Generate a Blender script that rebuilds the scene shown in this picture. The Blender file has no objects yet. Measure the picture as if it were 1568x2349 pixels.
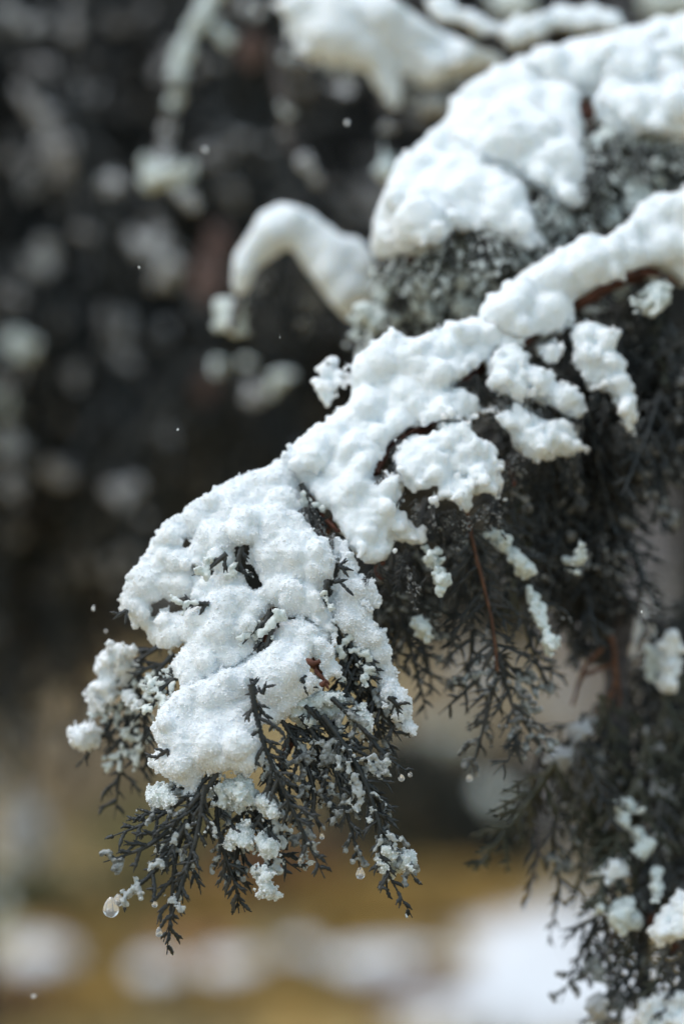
import bpy, math, random
import numpy as np
from mathutils import Vector, Matrix, Euler

random.seed(7)
rng = np.random.default_rng(11)
SC = bpy.context.scene
COL = SC.collection

# ------------------------------------------------------------------ camera
CAM_Z = 1.6
K = (36.0 / 85.0) / 2349.0          # metres per photo unit per metre of distance
cam_d = bpy.data.cameras.new('camera')
cam = bpy.data.objects.new('camera', cam_d)
COL.objects.link(cam)
cam.location = (0, 0, CAM_Z)
cam.rotation_euler = (math.radians(90), 0, 0)
cam_d.sensor_fit = 'VERTICAL'
cam_d.sensor_height = 36.0
cam_d.lens = 85.0
cam_d.clip_start = 0.05
cam_d.clip_end = 400.0
cam_d.dof.use_dof = True
cam_d.dof.focus_distance = 1.186
cam_d.dof.aperture_fstop = 2.4
cam_d.dof.aperture_blades = 0
SC.camera = cam

# ------------------------------------------------------------------ world, sun, exposure
SUN_EL, SUN_AZ = math.radians(66), math.radians(250)
w = bpy.data.worlds.new('World')
SC.world = w
w.use_nodes = True
nt = w.node_tree
nt.nodes.clear()
sky = nt.nodes.new('ShaderNodeTexSky')
sky.sky_type = 'NISHITA'
sky.sun_disc = False
sky.sun_elevation = SUN_EL
sky.sun_rotation = SUN_AZ
sky.air_density = 1.0
sky.dust_density = 2.0
sky.ozone_density = 1.0
hs = nt.nodes.new('ShaderNodeHueSaturation')      # cloud cover greys the blue out
hs.inputs['Saturation'].default_value = 0.70
hs.inputs['Hue'].default_value = 0.468
bg = nt.nodes.new('ShaderNodeBackground')
bg.inputs['Strength'].default_value = 0.118
wo = nt.nodes.new('ShaderNodeOutputWorld')
nt.links.new(sky.outputs[0], hs.inputs['Color'])
nt.links.new(hs.outputs[0], bg.inputs['Color'])
nt.links.new(bg.outputs[0], wo.inputs['Surface'])

sl = bpy.data.lights.new('sun', 'SUN')
sl.energy = 0.55
sl.angle = math.radians(40)
sl.color = (1.0, 1.0, 0.99)
sun = bpy.data.objects.new('sun', sl)
COL.objects.link(sun)
sdir = Vector((math.sin(SUN_AZ) * math.cos(SUN_EL), math.cos(SUN_AZ) * math.cos(SUN_EL), math.sin(SUN_EL)))
sun.rotation_euler = sdir.to_track_quat('Z', 'Y').to_euler()

SC.view_settings.view_transform = 'Standard'
SC.view_settings.look = 'None'
SC.view_settings.exposure = 0.92
SC.view_settings.gamma = 1.0
SC.view_settings.use_curve_mapping = False
SC.render.engine = 'CYCLES'
SC.cycles.use_denoising = True
SC.cycles.max_bounces = 8
SC.cycles.diffuse_bounces = 4
SC.cycles.transmission_bounces = 8


# ------------------------------------------------------------------ pixel <-> place helpers
def P(u, v, d):
    """photo unit (1568 x 2349) at a distance d in metres -> point"""
    return np.array([(u - 784.0) * K * d, d, CAM_Z + (1174.5 - v) * K * d])


def Z1(x, y): return (130.4 + .5823 * x, 1043.5 + .5823 * y)
def Z3(x, y): return (652.0 + .584 * x, 587.0 + .584 * y)
def Z4(x, y): return (1108.7 + .3891 * x, 1434.9 + .389 * y)
def Z5(x, y): return (.5407 * x, .5407 * y)
def Z6(x, y): return (652.0 + .584 * x, .584 * y)
def poly(f, pts): return [f(*p) for p in pts]


def idw(ctrl):
    c = np.array(ctrl, float)
    def f(u, v):
        u = np.atleast_1d(np.asarray(u, float)); v = np.atleast_1d(np.asarray(v, float))
        d2 = (u[:, None] - c[None, :, 0]) ** 2 + (v[:, None] - c[None, :, 1]) ** 2 + 900.0
        ww = d2 ** -1.6
        return 1.2 + .01 * (ww * c[None, :, 2]).sum(1) / ww.sum(1)
    return f


D_MAIN = idw([(1568, 540, 14), (1300, 650, 11), (1100, 780, 8), (900, 850, 6.5), (1000, 1000, 5), (1150, 900, 7),
              (1300, 900, 8), (1400, 850, 9), (700, 1060, 4.5), (850, 1150, 3), (950, 1250, 3), (560, 1110, 3.5),
              (450, 1160, 3), (330, 1300, 2.5), (290, 1400, 2.5), (550, 1250, 1.2), (700, 1300, .8), (560, 1450, .3),
              (700, 1450, 0), (800, 1350, 1), (870, 1500, 1), (920, 1660, 1), (500, 1600, -1), (430, 1700, -2),
              (650, 1550, -1.5), (550, 1750, -2.5), (760, 1540, -.6), (240, 1560, 6), (190, 1690, 6), (740, 870, 7.5),
              (420, 1900, -2), (400, 2200, -2.5), (600, 2050, -2), (850, 1800, -1.2), (950, 2100, -1)])
D_MOUND = idw([(1568, 60, 24), (1300, 110, 23), (1100, 200, 22), (950, 350, 20), (860, 520, 18), (1000, 560, 15),
               (1200, 500, 16), (1350, 450, 17), (1150, 350, 18), (1500, 350, 19), (1568, 300, 20), (950, 650, 17)])


def const(d): return lambda u, v: np.full(np.atleast_1d(u).shape, d)


# ------------------------------------------------------------------ materials
def new_mat(name):
    m = bpy.data.materials.new(name)
    m.use_nodes = True
    n = m.node_tree.nodes
    n.clear()
    out = n.new('ShaderNodeOutputMaterial')
    p = n.new('ShaderNodeBsdfPrincipled')
    m.node_tree.links.new(p.outputs[0], out.inputs['Surface'])
    return m, m.node_tree, p


def noise_node(t, scale, detail=4, rough=.6):
    tc = t.nodes.new('ShaderNodeTexCoord')
    no = t.nodes.new('ShaderNodeTexNoise')
    no.inputs['Scale'].default_value = scale
    no.inputs['Detail'].default_value = detail
    no.inputs['Roughness'].default_value = rough
    t.links.new(tc.outputs['Object'], no.inputs['Vector'])
    return no


def ramp_node(t, src, stops):
    r = t.nodes.new('ShaderNodeValToRGB')
    e = r.color_ramp.elements
    while len(e) < len(stops): e.new(.5)
    for k, (pos, c) in enumerate(stops):
        e[k].position = pos
        e[k].color = (*c, 1)
    t.links.new(src, r.inputs['Fac'])
    return r


def bump(t, p, src, strength, dist):
    b = t.nodes.new('ShaderNodeBump')
    b.inputs['Strength'].default_value = strength
    b.inputs['Distance'].default_value = dist
    t.links.new(src, b.inputs['Height'])
    t.links.new(b.outputs[0], p.inputs['Normal'])


def snow_mat(name, col, sss=.85, rough=.65, grain=700, bstr=.5):
    m, t, p = new_mat(name)
    p.inputs['Base Color'].default_value = (*col, 1)
    p.inputs['Roughness'].default_value = rough
    p.inputs['Specular IOR Level'].default_value = .3
    p.inputs['Subsurface Weight'].default_value = sss
    p.inputs['Subsurface Radius'].default_value = (.9, 1.0, 1.1)
    p.inputs['Subsurface Scale'].default_value = .005
    no = noise_node(t, grain, 3, .7)
    bump(t, p, no.outputs['Fac'], bstr, .0012)
    return m


def leaf_mat(name, a, b, c, rough=.42):
    m, t, p = new_mat(name)
    no = noise_node(t, 60, 4)
    r = ramp_node(t, no.outputs['Fac'], [(.3, a), (.5, b), (.68, c)])
    t.links.new(r.outputs[0], p.inputs['Base Color'])
    p.inputs['Roughness'].default_value = rough
    p.inputs['Specular IOR Level'].default_value = .35
    p.inputs['Coat Weight'].default_value = .2
    p.inputs['Coat Roughness'].default_value = .18
    n2 = noise_node(t, 700, 3, .7)
    bump(t, p, n2.outputs['Fac'], .9, .0009)
    return m


def bark_mat(name, a, b):
    m, t, p = new_mat(name)
    no = noise_node(t, 150, 5)
    r = ramp_node(t, no.outputs['Fac'], [(.35, a), (.7, b)])
    t.links.new(r.outputs[0], p.inputs['Base Color'])
    p.inputs['Roughness'].default_value = .75
    bump(t, p, no.outputs['Fac'], .8, .002)
    return m


M = {}
M['snow'] = snow_mat('snow', (.85, .90, .925))
M['grain'] = snow_mat('snow grains', (.90, .93, .95), 0, .5, 700, 0)
M['snow_wet'] = snow_mat('wet snow', (.66, .72, .695), .5, .3, 500, .5)
M['snow_dab'] = snow_mat('grey snow dabs', (.40, .395, .40), 0, .6, 300, .3)  # even grey base for the small dabs on the boughs behind
M['snow_grey'] = snow_mat('mid grey snow', (.44, .445, .445), .2, .6, 300, .4)  # even grey base for the greyer snow clumps
def frost_mat(name, a, b_):
    m, t, p = new_mat(name)
    no = noise_node(t, 220, 3)
    r = ramp_node(t, no.outputs['Fac'], [(.38, a), (.62, b_)])
    t.links.new(r.outputs[0], p.inputs['Base Color'])
    p.inputs['Roughness'].default_value = .22
    p.inputs['IOR'].default_value = 1.31
    p.inputs['Transmission Weight'].default_value = .5
    n2 = noise_node(t, 800, 3)
    bump(t, p, n2.outputs['Fac'], .5, .001)
    return m


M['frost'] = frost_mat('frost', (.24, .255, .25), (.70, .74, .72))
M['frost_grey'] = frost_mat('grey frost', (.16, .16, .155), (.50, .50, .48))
M['leaf'] = leaf_mat('cypress leaf', (.009, .013, .014), (.019, .024, .025), (.065, .067, .064))
M['leaf_dark'] = leaf_mat('dark cypress leaf', (.013, .017, .018), (.032, .035, .034), (.10, .096, .09), .45)  # palest stop paints in the warm grey of lit leaves
M['leaf_back'] = leaf_mat('background cypress leaf', (.010, .014, .016), (.027, .032, .034), (.095, .092, .09), .5)
M['leaf_olive'] = leaf_mat('olive cypress leaf', (.022, .028, .020), (.055, .060, .040), (.13, .115, .075), .5)
M['bark_red'] = bark_mat('red brown bark', (.05, .018, .012), (.16, .055, .03))
M['bark_orange'] = bark_mat('orange twig', (.07, .03, .015), (.19, .085, .045))
M['bark_dark'] = bark_mat('dark bark', (.012, .011, .011), (.04, .034, .03))
M['bark_grey'] = bark_mat('grey brown bark', (.05, .042, .04), (.13, .11, .105))
m, t, p = new_mat('water')
p.inputs['Base Color'].default_value = (1, 1, 1, 1)
p.inputs['Roughness'].default_value = .12
p.inputs['IOR'].default_value = 1.31
p.inputs['Transmission Weight'].default_value = .8
M['water'] = m
m, t, p = new_mat('ice')
p.inputs['Base Color'].default_value = (.88, .93, .92, 1)
p.inputs['Roughness'].default_value = .18
p.inputs['IOR'].default_value = 1.31
p.inputs['Transmission Weight'].default_value = .55
no = noise_node(t, 500, 3)
bump(t, p, no.outputs['Fac'], .5, .001)
M['ice'] = m

# ------------------------------------------------------------------ object helpers
WLOC = {}


def tag(o, label=None, cat=None, group=None, kind=None):
    if label: o['label'] = label
    if cat: o['category'] = cat
    if group: o['group'] = group
    if kind: o['kind'] = kind
    return o


def empty(name, loc, label, cat, group=None):
    o = bpy.data.objects.new(name, None)
    o.empty_display_size = .02
    COL.objects.link(o)
    o.location = [float(c) for c in loc]
    WLOC[o] = np.array(loc, float)
    return tag(o, label, cat, group)


def link_mesh(name, me, parent, wloc):
    o = bpy.data.objects.new(name, me)
    COL.objects.link(o)
    WLOC[o] = np.array(wloc, float)
    if parent is not None:
        o.parent = parent
        o.location = [float(c) for c in (WLOC[o] - WLOC[parent])]
    else:
        o.location = [float(c) for c in WLOC[o]]
    return o


def mesh_from(name, V, F, mat, smooth=True):
    me = bpy.data.meshes.new(name)
    if isinstance(F, np.ndarray):
        me.vertices.add(len(V))
        me.vertices.foreach_set('co', np.asarray(V, np.float32).ravel())
        n, k = F.shape
        me.loops.add(n * k)
        me.loops.foreach_set('vertex_index', F.astype(np.int32).ravel())
        me.polygons.add(n)
        me.polygons.foreach_set('loop_start', np.arange(0, n * k, k, dtype=np.int32))
        me.update(calc_edges=True)
        me.validate()
    else:
        me.from_pydata([tuple(v) for v in V], [], F)
    me.polygons.foreach_set('use_smooth', [smooth] * len(me.polygons))
    me.materials.append(mat)
    me.update()
    return me


def mkobj(name, V, F, mat, parent=None, smooth=True, base=None):
    V = np.asarray(V, float)
    if base is None: base = V.mean(0)
    return link_mesh(name, mesh_from(name, V - base, F, mat, smooth), parent, base)


# ------------------------------------------------------------------ noise, implicit snow, surface nets
_TAB = rng.random(65536).astype(np.float32)


def vnoise(x, y, z):
    """value noise, -1..1"""
    xi, yi, zi = np.floor(x).astype(np.int64), np.floor(y).astype(np.int64), np.floor(z).astype(np.int64)
    fx, fy, fz = x - xi, y - yi, z - zi
    fx = fx * fx * (3 - 2 * fx); fy = fy * fy * (3 - 2 * fy); fz = fz * fz * (3 - 2 * fz)
    def h(a, b, c): return _TAB[(a * 73856093 ^ b * 19349663 ^ c * 83492791) & 65535]
    r = 0
    for dx in (0, 1):
        wx = fx if dx else 1 - fx
        for dy in (0, 1):
            wy = fy if dy else 1 - fy
            for dz in (0, 1):
                wz = fz if dz else 1 - fz
                r = r + wx * wy * wz * h(xi + dx, yi + dy, zi + dz)
    return r * 2 - 1


def surface_nets(f, org, h):
    nx, ny, nz = f.shape
    ins = f < 0
    cs = [(a, b, c) for a in (0, 1) for b in (0, 1) for c in (0, 1)]
    cnt = np.zeros((nx - 1, ny - 1, nz - 1), np.int8)
    for a, b, c in cs:
        cnt += ins[a:nx - 1 + a, b:ny - 1 + b, c:nz - 1 + c]
    act = (cnt > 0) & (cnt < 8)
    I = np.argwhere(act)
    idx = -np.ones(act.shape, np.int64)
    idx[act] = np.arange(len(I))
    acc = np.zeros((len(I), 3)); n = np.zeros(len(I))
    for i in range(8):
        for j in range(i + 1, 8):
            A, B = np.array(cs[i]), np.array(cs[j])
            if abs(A - B).sum() != 1: continue
            fa = f[I[:, 0] + A[0], I[:, 1] + A[1], I[:, 2] + A[2]]
            fb = f[I[:, 0] + B[0], I[:, 1] + B[1], I[:, 2] + B[2]]
            mk = (fa < 0) != (fb < 0)
            tt = np.where(mk, fa / np.where(mk, fa - fb, 1), 0)
            acc += np.where(mk[:, None], A + (B - A) * tt[:, None], 0)
            n += mk
    V = (I + acc / n[:, None]) * h + org
    quads = []
    for ax in range(3):
        sl0 = [slice(None)] * 3; sl1 = [slice(None)] * 3
        sl0[ax] = slice(0, f.shape[ax] - 1); sl1[ax] = slice(1, f.shape[ax])
        for o in range(3):
            if o != ax:
                sl0[o] = slice(1, f.shape[o] - 1); sl1[o] = slice(1, f.shape[o] - 1)
        a, b = ins[tuple(sl0)], ins[tuple(sl1)]
        E = np.argwhere(a != b)
        if not len(E): continue
        flip = a[E[:, 0], E[:, 1], E[:, 2]]
        o1, o2 = (ax + 1) % 3, (ax + 2) % 3
        base = E.copy()
        base[:, o1] += 1; base[:, o2] += 1
        def cell(d1, d2):
            q = base.copy(); q[:, o1] -= d1; q[:, o2] -= d2
            return idx[q[:, 0], q[:, 1], q[:, 2]]
        Q = np.stack([cell(1, 1), cell(0, 1), cell(0, 0), cell(1, 0)], 1)
        Q[~flip] = Q[~flip][:, ::-1]
        quads.append(Q)
    return V, np.concatenate(quads)


def blur(f):
    for ax in range(3):
        g = np.pad(f, [(1, 1) if a == ax else (0, 0) for a in range(3)], mode='edge')
        s = [slice(None)] * 3
        def sh(k):
            q = list(s); q[ax] = slice(k, k + f.shape[ax]); return g[tuple(q)]
        f = (sh(0) + 2 * sh(1) + sh(2)) / 4
    return f


def blob_mesh(C, R, h, lump=.0, lump_s=.008, grain=.0, nblur=2, crystals=0):
    """union of spheres -> rough snow surface"""
    lo = (C - R[:, None]).min(0) - 5 * h
    hi = (C + R[:, None]).max(0) + 5 * h
    dim = np.ceil((hi - lo) / h).astype(int) + 1
    f = np.full(dim, 6 * h, np.float32)
    for c, r in zip(C, R):
        a = np.maximum(np.floor((c - r - 4 * h - lo) / h).astype(int), 0)
        b = np.minimum(np.ceil((c + r + 4 * h - lo) / h).astype(int) + 1, dim)
        gx = lo[0] + np.arange(a[0], b[0]) * h - c[0]
        gy = lo[1] + np.arange(a[1], b[1]) * h - c[1]
        gz = lo[2] + np.arange(a[2], b[2]) * h - c[2]
        d = np.sqrt(gx[:, None, None] ** 2 + gy[None, :, None] ** 2 + gz[None, None, :] ** 2) - r
        s = f[a[0]:b[0], a[1]:b[1], a[2]:b[2]]
        np.minimum(s, d, out=s)
    for _ in range(nblur): f = blur(f)
    band = np.abs(f) < 4.5 * h
    ii = np.argwhere(band)
    pw = ii * h + lo
    add = np.zeros(len(ii))
    if lump:
        q = pw / lump_s
        add += lump * vnoise(q[:, 0], q[:, 1], q[:, 2])
        q = pw / (lump_s * .55) + 31.7
        add += 1.1 * lump * (.28 - np.abs(vnoise(q[:, 0], q[:, 1], q[:, 2])))
        q = pw / (lump_s * .27) + 77.1
        add += .75 * lump * (.28 - np.abs(vnoise(q[:, 0], q[:, 1], q[:, 2])))
    if lump and lump_s * .14 > h * 1.2:
        q = pw / (lump_s * .14) + 41.9
        add += .45 * lump * (.28 - np.abs(vnoise(q[:, 0], q[:, 1], q[:, 2])))
    if grain:
        q = pw / (h * 1.9) + 11.3
        add += grain * vnoise(q[:, 0], q[:, 1], q[:, 2])
    f[band] += add.astype(np.float32)
    V, F = surface_nets(f, lo, h)
    if grain:
        V = V + rng.normal(0, grain * .22, V.shape)
    if crystals:
        k = rng.integers(0, len(V), crystals)
        o6 = np.array([(1, 0, 0), (-1, 0, 0), (0, 1, 0), (0, -1, 0), (0, 0, 1), (0, 0, -1)], float)
        of = np.array([(0, 2, 4, 4), (2, 1, 4, 4), (1, 3, 4, 4), (3, 0, 4, 4), (2, 0, 5, 5), (1, 2, 5, 5), (3, 1, 5, 5), (0, 3, 5, 5)])
        qs = rng.normal(0, 1, (crystals, 3, 3))
        q0 = qs[:, 0] / np.linalg.norm(qs[:, 0], axis=1)[:, None]
        q1 = np.cross(q0, qs[:, 1]); q1 /= np.linalg.norm(q1, axis=1)[:, None]
        q2 = np.cross(q0, q1)
        Rm = np.stack([q0, q1, q2], 1)
        sz = rng.uniform(.3, .85, (crystals, 1, 1)) * h
        st = rng.uniform(.5, 1.3, (crystals, 1, 3))
        cv = (o6[None] * st) @ Rm * sz + V[k][:, None, :]
        base = len(V) + np.arange(crystals)[:, None, None] * 6
        tri = of[:, :3][None] + base
        return V, F, cv.reshape(-1, 3), (tri - len(V)).reshape(-1, 3)
    return V, F, None, None


def seg_dist(p, poly_):
    A = np.array(poly_, float); B = np.roll(A, -1, 0)
    d = B - A
    t_ = ((p[:, None, :] - A[None]) * d[None]).sum(2) / np.maximum((d ** 2).sum(1), 1e-9)[None]
    t_ = np.clip(t_, 0, 1)
    q = A[None] + t_[:, :, None] * d[None]
    return np.sqrt(((p[:, None, :] - q) ** 2).sum(2)).min(1)


def inside(p, poly_):
    A = np.array(poly_, float); B = np.roll(A, -1, 0)
    x, y = p[:, 0:1], p[:, 1:2]
    cr = ((A[None, :, 1] > y) != (B[None, :, 1] > y)) & (
        x < (B[None, :, 0] - A[None, :, 0]) * (y - A[None, :, 1]) / (B[None, :, 1] - A[None, :, 1] + 1e-12) + A[None, :, 0])
    return cr.sum(1) % 2 == 1


def fill(polygon, holes, dfn, rmax, rmin=6, dens=1.0, jd=.004):
    """spheres packed in the outline of a snow mass, at the depth of the bough that carries it"""
    A = np.array(polygon, float)
    lo, hi = A.min(0), A.max(0)
    box = (hi - lo).prod()
    n = int(min(14000, max(160, box / 60 * dens)))
    p = rng.uniform(lo, hi, (n, 2))
    p = p[inside(p, polygon)]
    d = seg_dist(p, polygon)
    ok = np.ones(len(p), bool)
    for hpoly in holes:
        ok &= ~inside(p, hpoly)
        d = np.minimum(d, seg_dist(p, hpoly))
    ok &= d > rmin * .8
    p, d = p[ok], d[ok]
    # thin out: keep about one sphere per its own small area
    keep = rng.random(len(p)) < np.clip(1.1 * (60.0 / dens) / (0.30 * np.clip(d, rmin, rmax)) ** 2 / 1.0, .05, 1)
    p, d = p[keep], d[keep]
    r = np.clip(d * rng.uniform(.72, 1.0, len(d)), rmin * .8, rmax * rng.uniform(.55, 1.0, len(d)))
    for pl in [polygon] + list(holes):          # crumbs along the ragged edge
        E = np.array(pl, float); G = np.roll(E, -1, 0)
        ln = np.linalg.norm(G - E, axis=1)
        k = rng.choice(len(E), max(6, int(ln.sum() / (1.1 * rmin + 3) * (1 if pl is polygon else .35))), p=ln / ln.sum())
        e = E[k] + (G[k] - E[k]) * rng.random((len(k), 1)) + rng.normal(0, rmin * .55, (len(k), 2))
        p = np.concatenate([p, e]); r = np.concatenate([r, rmin * rng.uniform(.55, 1.6, len(k)) * (1 if pl is polygon else .7)])
    D = dfn(p[:, 0], p[:, 1]) + rng.normal(0, 1, len(p)) * jd
    C = np.stack([(p[:, 0] - 784) * K * D, D, CAM_Z + (1174.5 - p[:, 1]) * K * D], 1)
    return C, r * K * D


def snow_mass(name, label, polygon, dfn, holes=(), rmax=60, rmin=7, h=.0011, lump=.0014, lump_s=.009, grain=.0004,
              mat='snow', group=None, jd=.004, parent=None, cat='snow clump', dens=1.0, crystals=0, nblur=2, kind=None):
    C, R = fill(polygon, holes, dfn, rmax, rmin, dens, jd)
    V, F, cv, cf = blob_mesh(C, R, h, lump, lump_s, grain, nblur, crystals)
    base = np.array([V[:, 0].mean(), V[:, 1].mean(), V[:, 2].min()])
    o = mkobj(name, V, F, M[mat], parent, True, base)
    if parent is None: tag(o, label, cat, group)
    if kind: o['kind'] = kind
    if cv is not None:
        g = mkobj('ice_grains', cv, cf, M['grain'], o, False, base)
        g['kind'] = 'stuff'
    return o


def snow_blob(name, label, u, v, d, ru, rv=None, mat='snow', group=None, h=.0025, lump=.003, parent=None, cat='snow clump', n=20, kind=None):
    """a small rounded clump"""
    rv = rv or ru
    c = P(u, v, d)
    s = K * d
    q = rng.normal(0, 1, (n, 3)); q /= np.linalg.norm(q, axis=1)[:, None]
    q *= rng.random((n, 1)) ** .6 * 1.05
    C = c + q * np.array([ru, (ru + rv) / 2, rv]) * s
    R = rng.uniform(.20, .46, n) * min(ru, rv) * s
    V, F, _, _ = blob_mesh(C, R, h, lump, .012, 0, 1)
    base = np.array([c[0], c[1], V[:, 2].min()])
    o = mkobj(name, V, F, M[mat], parent, True, base)
    if parent is None: tag(o, label, cat, group)
    if kind: o['kind'] = kind
    return o


# ------------------------------------------------------------------ tubes, shoots and sprays
class Buf:
    def __init__(self): self.V = []; self.F = []; self.n = 0

    def tube(self, pts, rad, sides=5, cap=True, start=0.0):
        pts = np.asarray(pts, float); rad = np.asarray(rad, float)
        m_ = len(pts)
        T = np.gradient(pts, axis=0)
        T /= np.maximum(np.linalg.norm(T, axis=1), 1e-12)[:, None]
        ref = np.array([0, 0, 1.0]) if abs(T[0, 2]) < .8 else np.array([1.0, 0, 0])
        N = np.cross(T, ref); N /= np.maximum(np.linalg.norm(N, axis=1), 1e-12)[:, None]
        B = np.cross(T, N)
        a = np.linspace(0, 2 * math.pi, sides, endpoint=False) + start
        ring = pts[:, None, :] + rad[:, None, None] * (np.cos(a)[None, :, None] * N[:, None, :] + np.sin(a)[None, :, None] * B[:, None, :])
        self.V.append(ring.reshape(-1, 3))
        i = np.arange(m_ - 1)[:, None] * sides; j = np.arange(sides)[None, :]; j2 = (j + 1) % sides
        Q = np.stack([i + j, i + j2, i + sides + j2, i + sides + j], 2).reshape(-1, 4) + self.n
        self.F.append(Q)
        self.n += m_ * sides

    def ball(self, c, r, squash=1.0):
        th = np.linspace(.15, math.pi - .15, 5)
        jit = 1 + rng.normal(0, .16, (5, 6))
        a = np.linspace(0, 2 * math.pi, 6, endpoint=False) + rng.random() * 6
        x = np.sin(th)[:, None] * np.cos(a)[None] * jit; y = np.sin(th)[:, None] * np.sin(a)[None] * jit
        z = np.cos(th)[:, None] * np.ones(6)[None] * jit * squash
        V = np.stack([x, y, z], 2).reshape(-1, 3) * r + c
        self.V.append(V)
        i = np.arange(4)[:, None] * 6; j = np.arange(6)[None]; j2 = (j + 1) % 6
        Q = np.stack([i + j, i + 6 + j, i + 6 + j2, i + j2], 2).reshape(-1, 4) + self.n
        capq = np.array([[0, 1, 2, 3], [0, 3, 4, 5], [27, 26, 25, 24], [29, 28, 27, 24]]) + self.n
        self.F += [Q, capq]
        self.n += 30

    def arrays(self):
        return np.concatenate(self.V), np.concatenate(self.F)


def smooth_path(ctrl, step):
    c = np.asarray(ctrl, float)
    if len(c) == 2: c = np.stack([c[0], c.mean(0), c[1]])
    e = np.concatenate([[2 * c[0] - c[1]], c, [2 * c[-1] - c[-2]]])
    out = []
    for k in range(1, len(e) - 2):
        n = max(2, int(np.linalg.norm(e[k + 1] - e[k]) / step))
        t_ = np.linspace(0, 1, n, endpoint=False)[:, None]
        p0, p1, p2, p3 = e[k - 1], e[k], e[k + 1], e[k + 2]
        out.append(.5 * ((2 * p1) + (p2 - p0) * t_ + (2 * p0 - 5 * p1 + 4 * p2 - p3) * t_ ** 2 + (3 * p1 - p0 - 3 * p2 + p3) * t_ ** 3))
    out.append(c[-1:])
    return np.concatenate(out)


def nrm(v): return v / max(np.linalg.norm(v), 1e-12)


def knob(n, step, r, tip=.45):
    """radius along a scaly shoot: overlapping scale leaves, pointed tip"""
    s = np.arange(n) * step
    k = (s / .0021 + random.random()) % 1.0
    rr = r * (.66 + .62 * (1 - k) * np.clip(k * 6, 0, 1))
    e = np.clip((n - 1 - np.arange(n)) / max(2, n * .34), tip * .45, 1) ** .8
    return rr * e


def shoot_tubes(buf, start, d, side, L, r, step, sides, grav, sub=True, nrmv=None):
    n = max(4, int(L / step) + 1)
    s = np.linspace(0, L, n)[:, None]
    path = start + d * s + np.array([0, 0, -1.0]) * grav * (s ** 2) / max(L, 1e-6) + side * .26 * np.sin(s / L * 2.5) * L * random.uniform(-1, 1)
    path = path + rng.normal(0, r * .10, path.shape)
    buf.tube(path, knob(n, L / (n - 1), r), sides, start=random.random())
    pts = [path]
    if sub and L > .006:
        m_ = int(L / random.uniform(.0024, .0036))
        for i in range(1, m_):
            f = i / m_
            if random.random() < .12 or f > .84: continue
            p0 = path[min(n - 1, int(f * (n - 1)))]
            sg = 1 if i % 2 else -1
            l2 = L * .42 * (1 - f) ** .7 * random.uniform(.5, 1.15) + .0015
            a = math.radians(random.uniform(30, 66))
            sv = nrm(side + (nrmv if nrmv is not None else 0) * random.uniform(-.35, .35))
            d2 = nrm(d * math.cos(a) + sg * sv * math.sin(a))
            n2 = max(3, int(l2 / step) + 1)
            s2 = np.linspace(0, l2, n2)[:, None]
            p2 = p0 + d2 * s2 + d * .25 * s2 ** 2 / max(l2, 1e-6)
            buf.tube(p2, knob(n2, l2 / (n2 - 1), r * .88), sides, start=random.random())
            pts.append(p2)
    return pts


SHOOT_BUDGET = {}


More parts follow.
